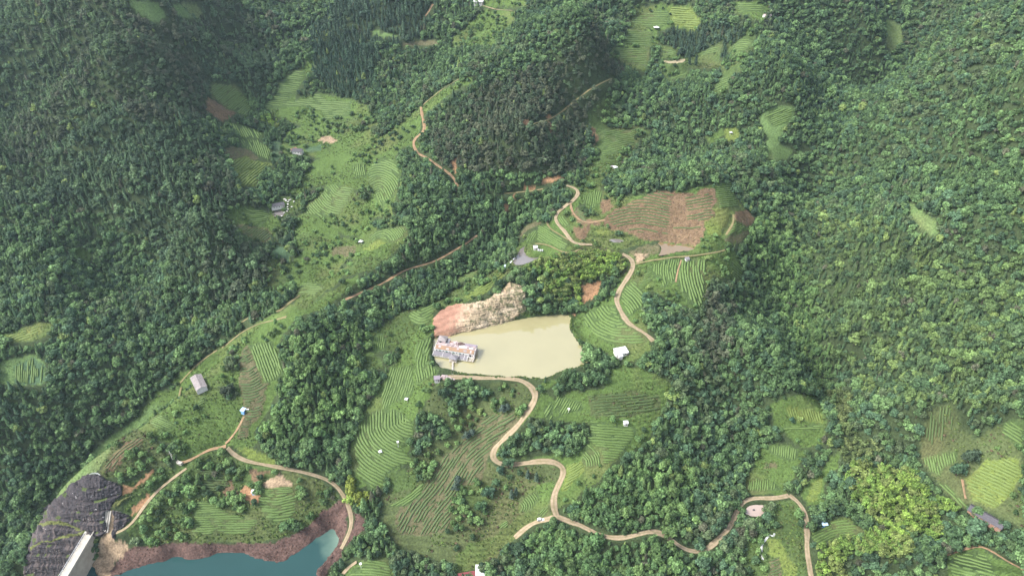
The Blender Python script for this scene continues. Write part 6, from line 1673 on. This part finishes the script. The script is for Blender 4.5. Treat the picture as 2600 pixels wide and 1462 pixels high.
# chute of shotcrete strips beside the dam
ch = [((281, 1297), (272, 1352)), ((276, 1296), (266, 1352)), ((270, 1298), (262, 1345))]
for k, (q0, q1) in enumerate(ch):
    pts_ = np.array([gp(q0[0] + (q1[0] - q0[0]) * t, q0[1] + (q1[1] - q0[1]) * t) for t in np.linspace(0, 1, 8)])
    s = Sh()
    for u, v in zip(pts_[:-1], pts_[1:]):
        n_ = np.array([-(v - u)[1], (v - u)[0]]); n_ = n_ / (np.linalg.norm(n_) + 1e-6) * .55
        s.hexa([(u[0] - n_[0], u[1] - n_[1], u[2] - .5), (u[0] + n_[0], u[1] + n_[1], u[2] - .5), (v[0] + n_[0], v[1] + n_[1], v[2] - .5), (v[0] - n_[0], v[1] - n_[1], v[2] - .5)], [(u[0] - n_[0], u[1] - n_[1], u[2] + .45), (u[0] + n_[0], u[1] + n_[1], u[2] + .45), (v[0] + n_[0], v[1] + n_[1], v[2] + .45), (v[0] - n_[0], v[1] - n_[1], v[2] + .45)])
    o = s.put('concrete_chute', CONC); tag(o, ('right', 'middle', 'left')[k] + ' of the three pale concrete chutes running down beside the dam', 'chute', 'chutes beside the dam')
# rivulet
sp_ = P('I 700,1128 690,1150 660,1140 640,1165 612,1200 600,1240 603,1280 612,1330')
q = np.stack([np.interp(np.linspace(0, len(sp_) - 1, 40), np.arange(len(sp_)), sp_[:, k]) for k in (0, 1)], 1)
X, Y, Z, T = cast(q[:, 0], q[:, 1], hgt); tg = np.gradient(np.stack([X, Y], 1), axis=0); tg /= np.linalg.norm(tg, axis=1, keepdims=True) + 1e-6
wd = .3 + .4 * np.abs(np.sin(np.arange(40) * 1.7)); nr = np.stack([-tg[:, 1], tg[:, 0]], 1)
V = np.stack([np.stack([X + nr[:, 0] * wd * a_, Y + nr[:, 1] * wd * a_, hgt(X + nr[:, 0] * wd * a_, Y + nr[:, 1] * wd * a_) + .18 + .1 * (a_ == 0)], 1) for a_ in (-1, 0, 1)], 1).reshape(-1, 3)
ii = np.arange(120).reshape(40, 3); me = np_mesh('stream', V, np.stack([ii[:-1, 1:], ii[:-1, :-1], ii[1:, :-1], ii[1:, 1:]], -1).reshape(-1, 4), FOAM)
o = bpy.data.objects.new('stream', me); COL.objects.link(o); tag(o, 'small white foaming stream among the bright grass', kind='structure')
# ---------------------------------------------------------------- thin humid air
zlo = min(float(TZ.min()), -120.0) - 1.5; ztop = max(float(TZ.max()) + 18, 312.0)
bm = bmesh.new(); bmesh.ops.create_cube(bm, size=1.0)
hz_me = bpy.data.meshes.new('haze'); bm.to_mesh(hz_me); bm.free()
haze = bpy.data.objects.new('haze', hz_me); COL.objects.link(haze)
haze.scale = (3400, 2100, ztop - zlo); haze.location = (0, 850, (ztop + zlo) / 2)
M_HAZE = bpy.data.materials.new('humid_air'); M_HAZE.use_nodes = True
nt = M_HAZE.node_tree; nt.nodes.clear()
pv = nt.nodes.new('ShaderNodeVolumePrincipled'); pv.inputs['Color'].default_value = (.66, .86, 1.0, 1); pv.inputs['Density'].default_value = .00006; pv.inputs['Anisotropy'].default_value = .2
ou = nt.nodes.new('ShaderNodeOutputMaterial'); nt.links.new(pv.outputs[0], ou.inputs['Volume'])
hz_me.materials.append(M_HAZE)
tag(haze, 'thin humid haze hanging over the valley', kind='stuff')
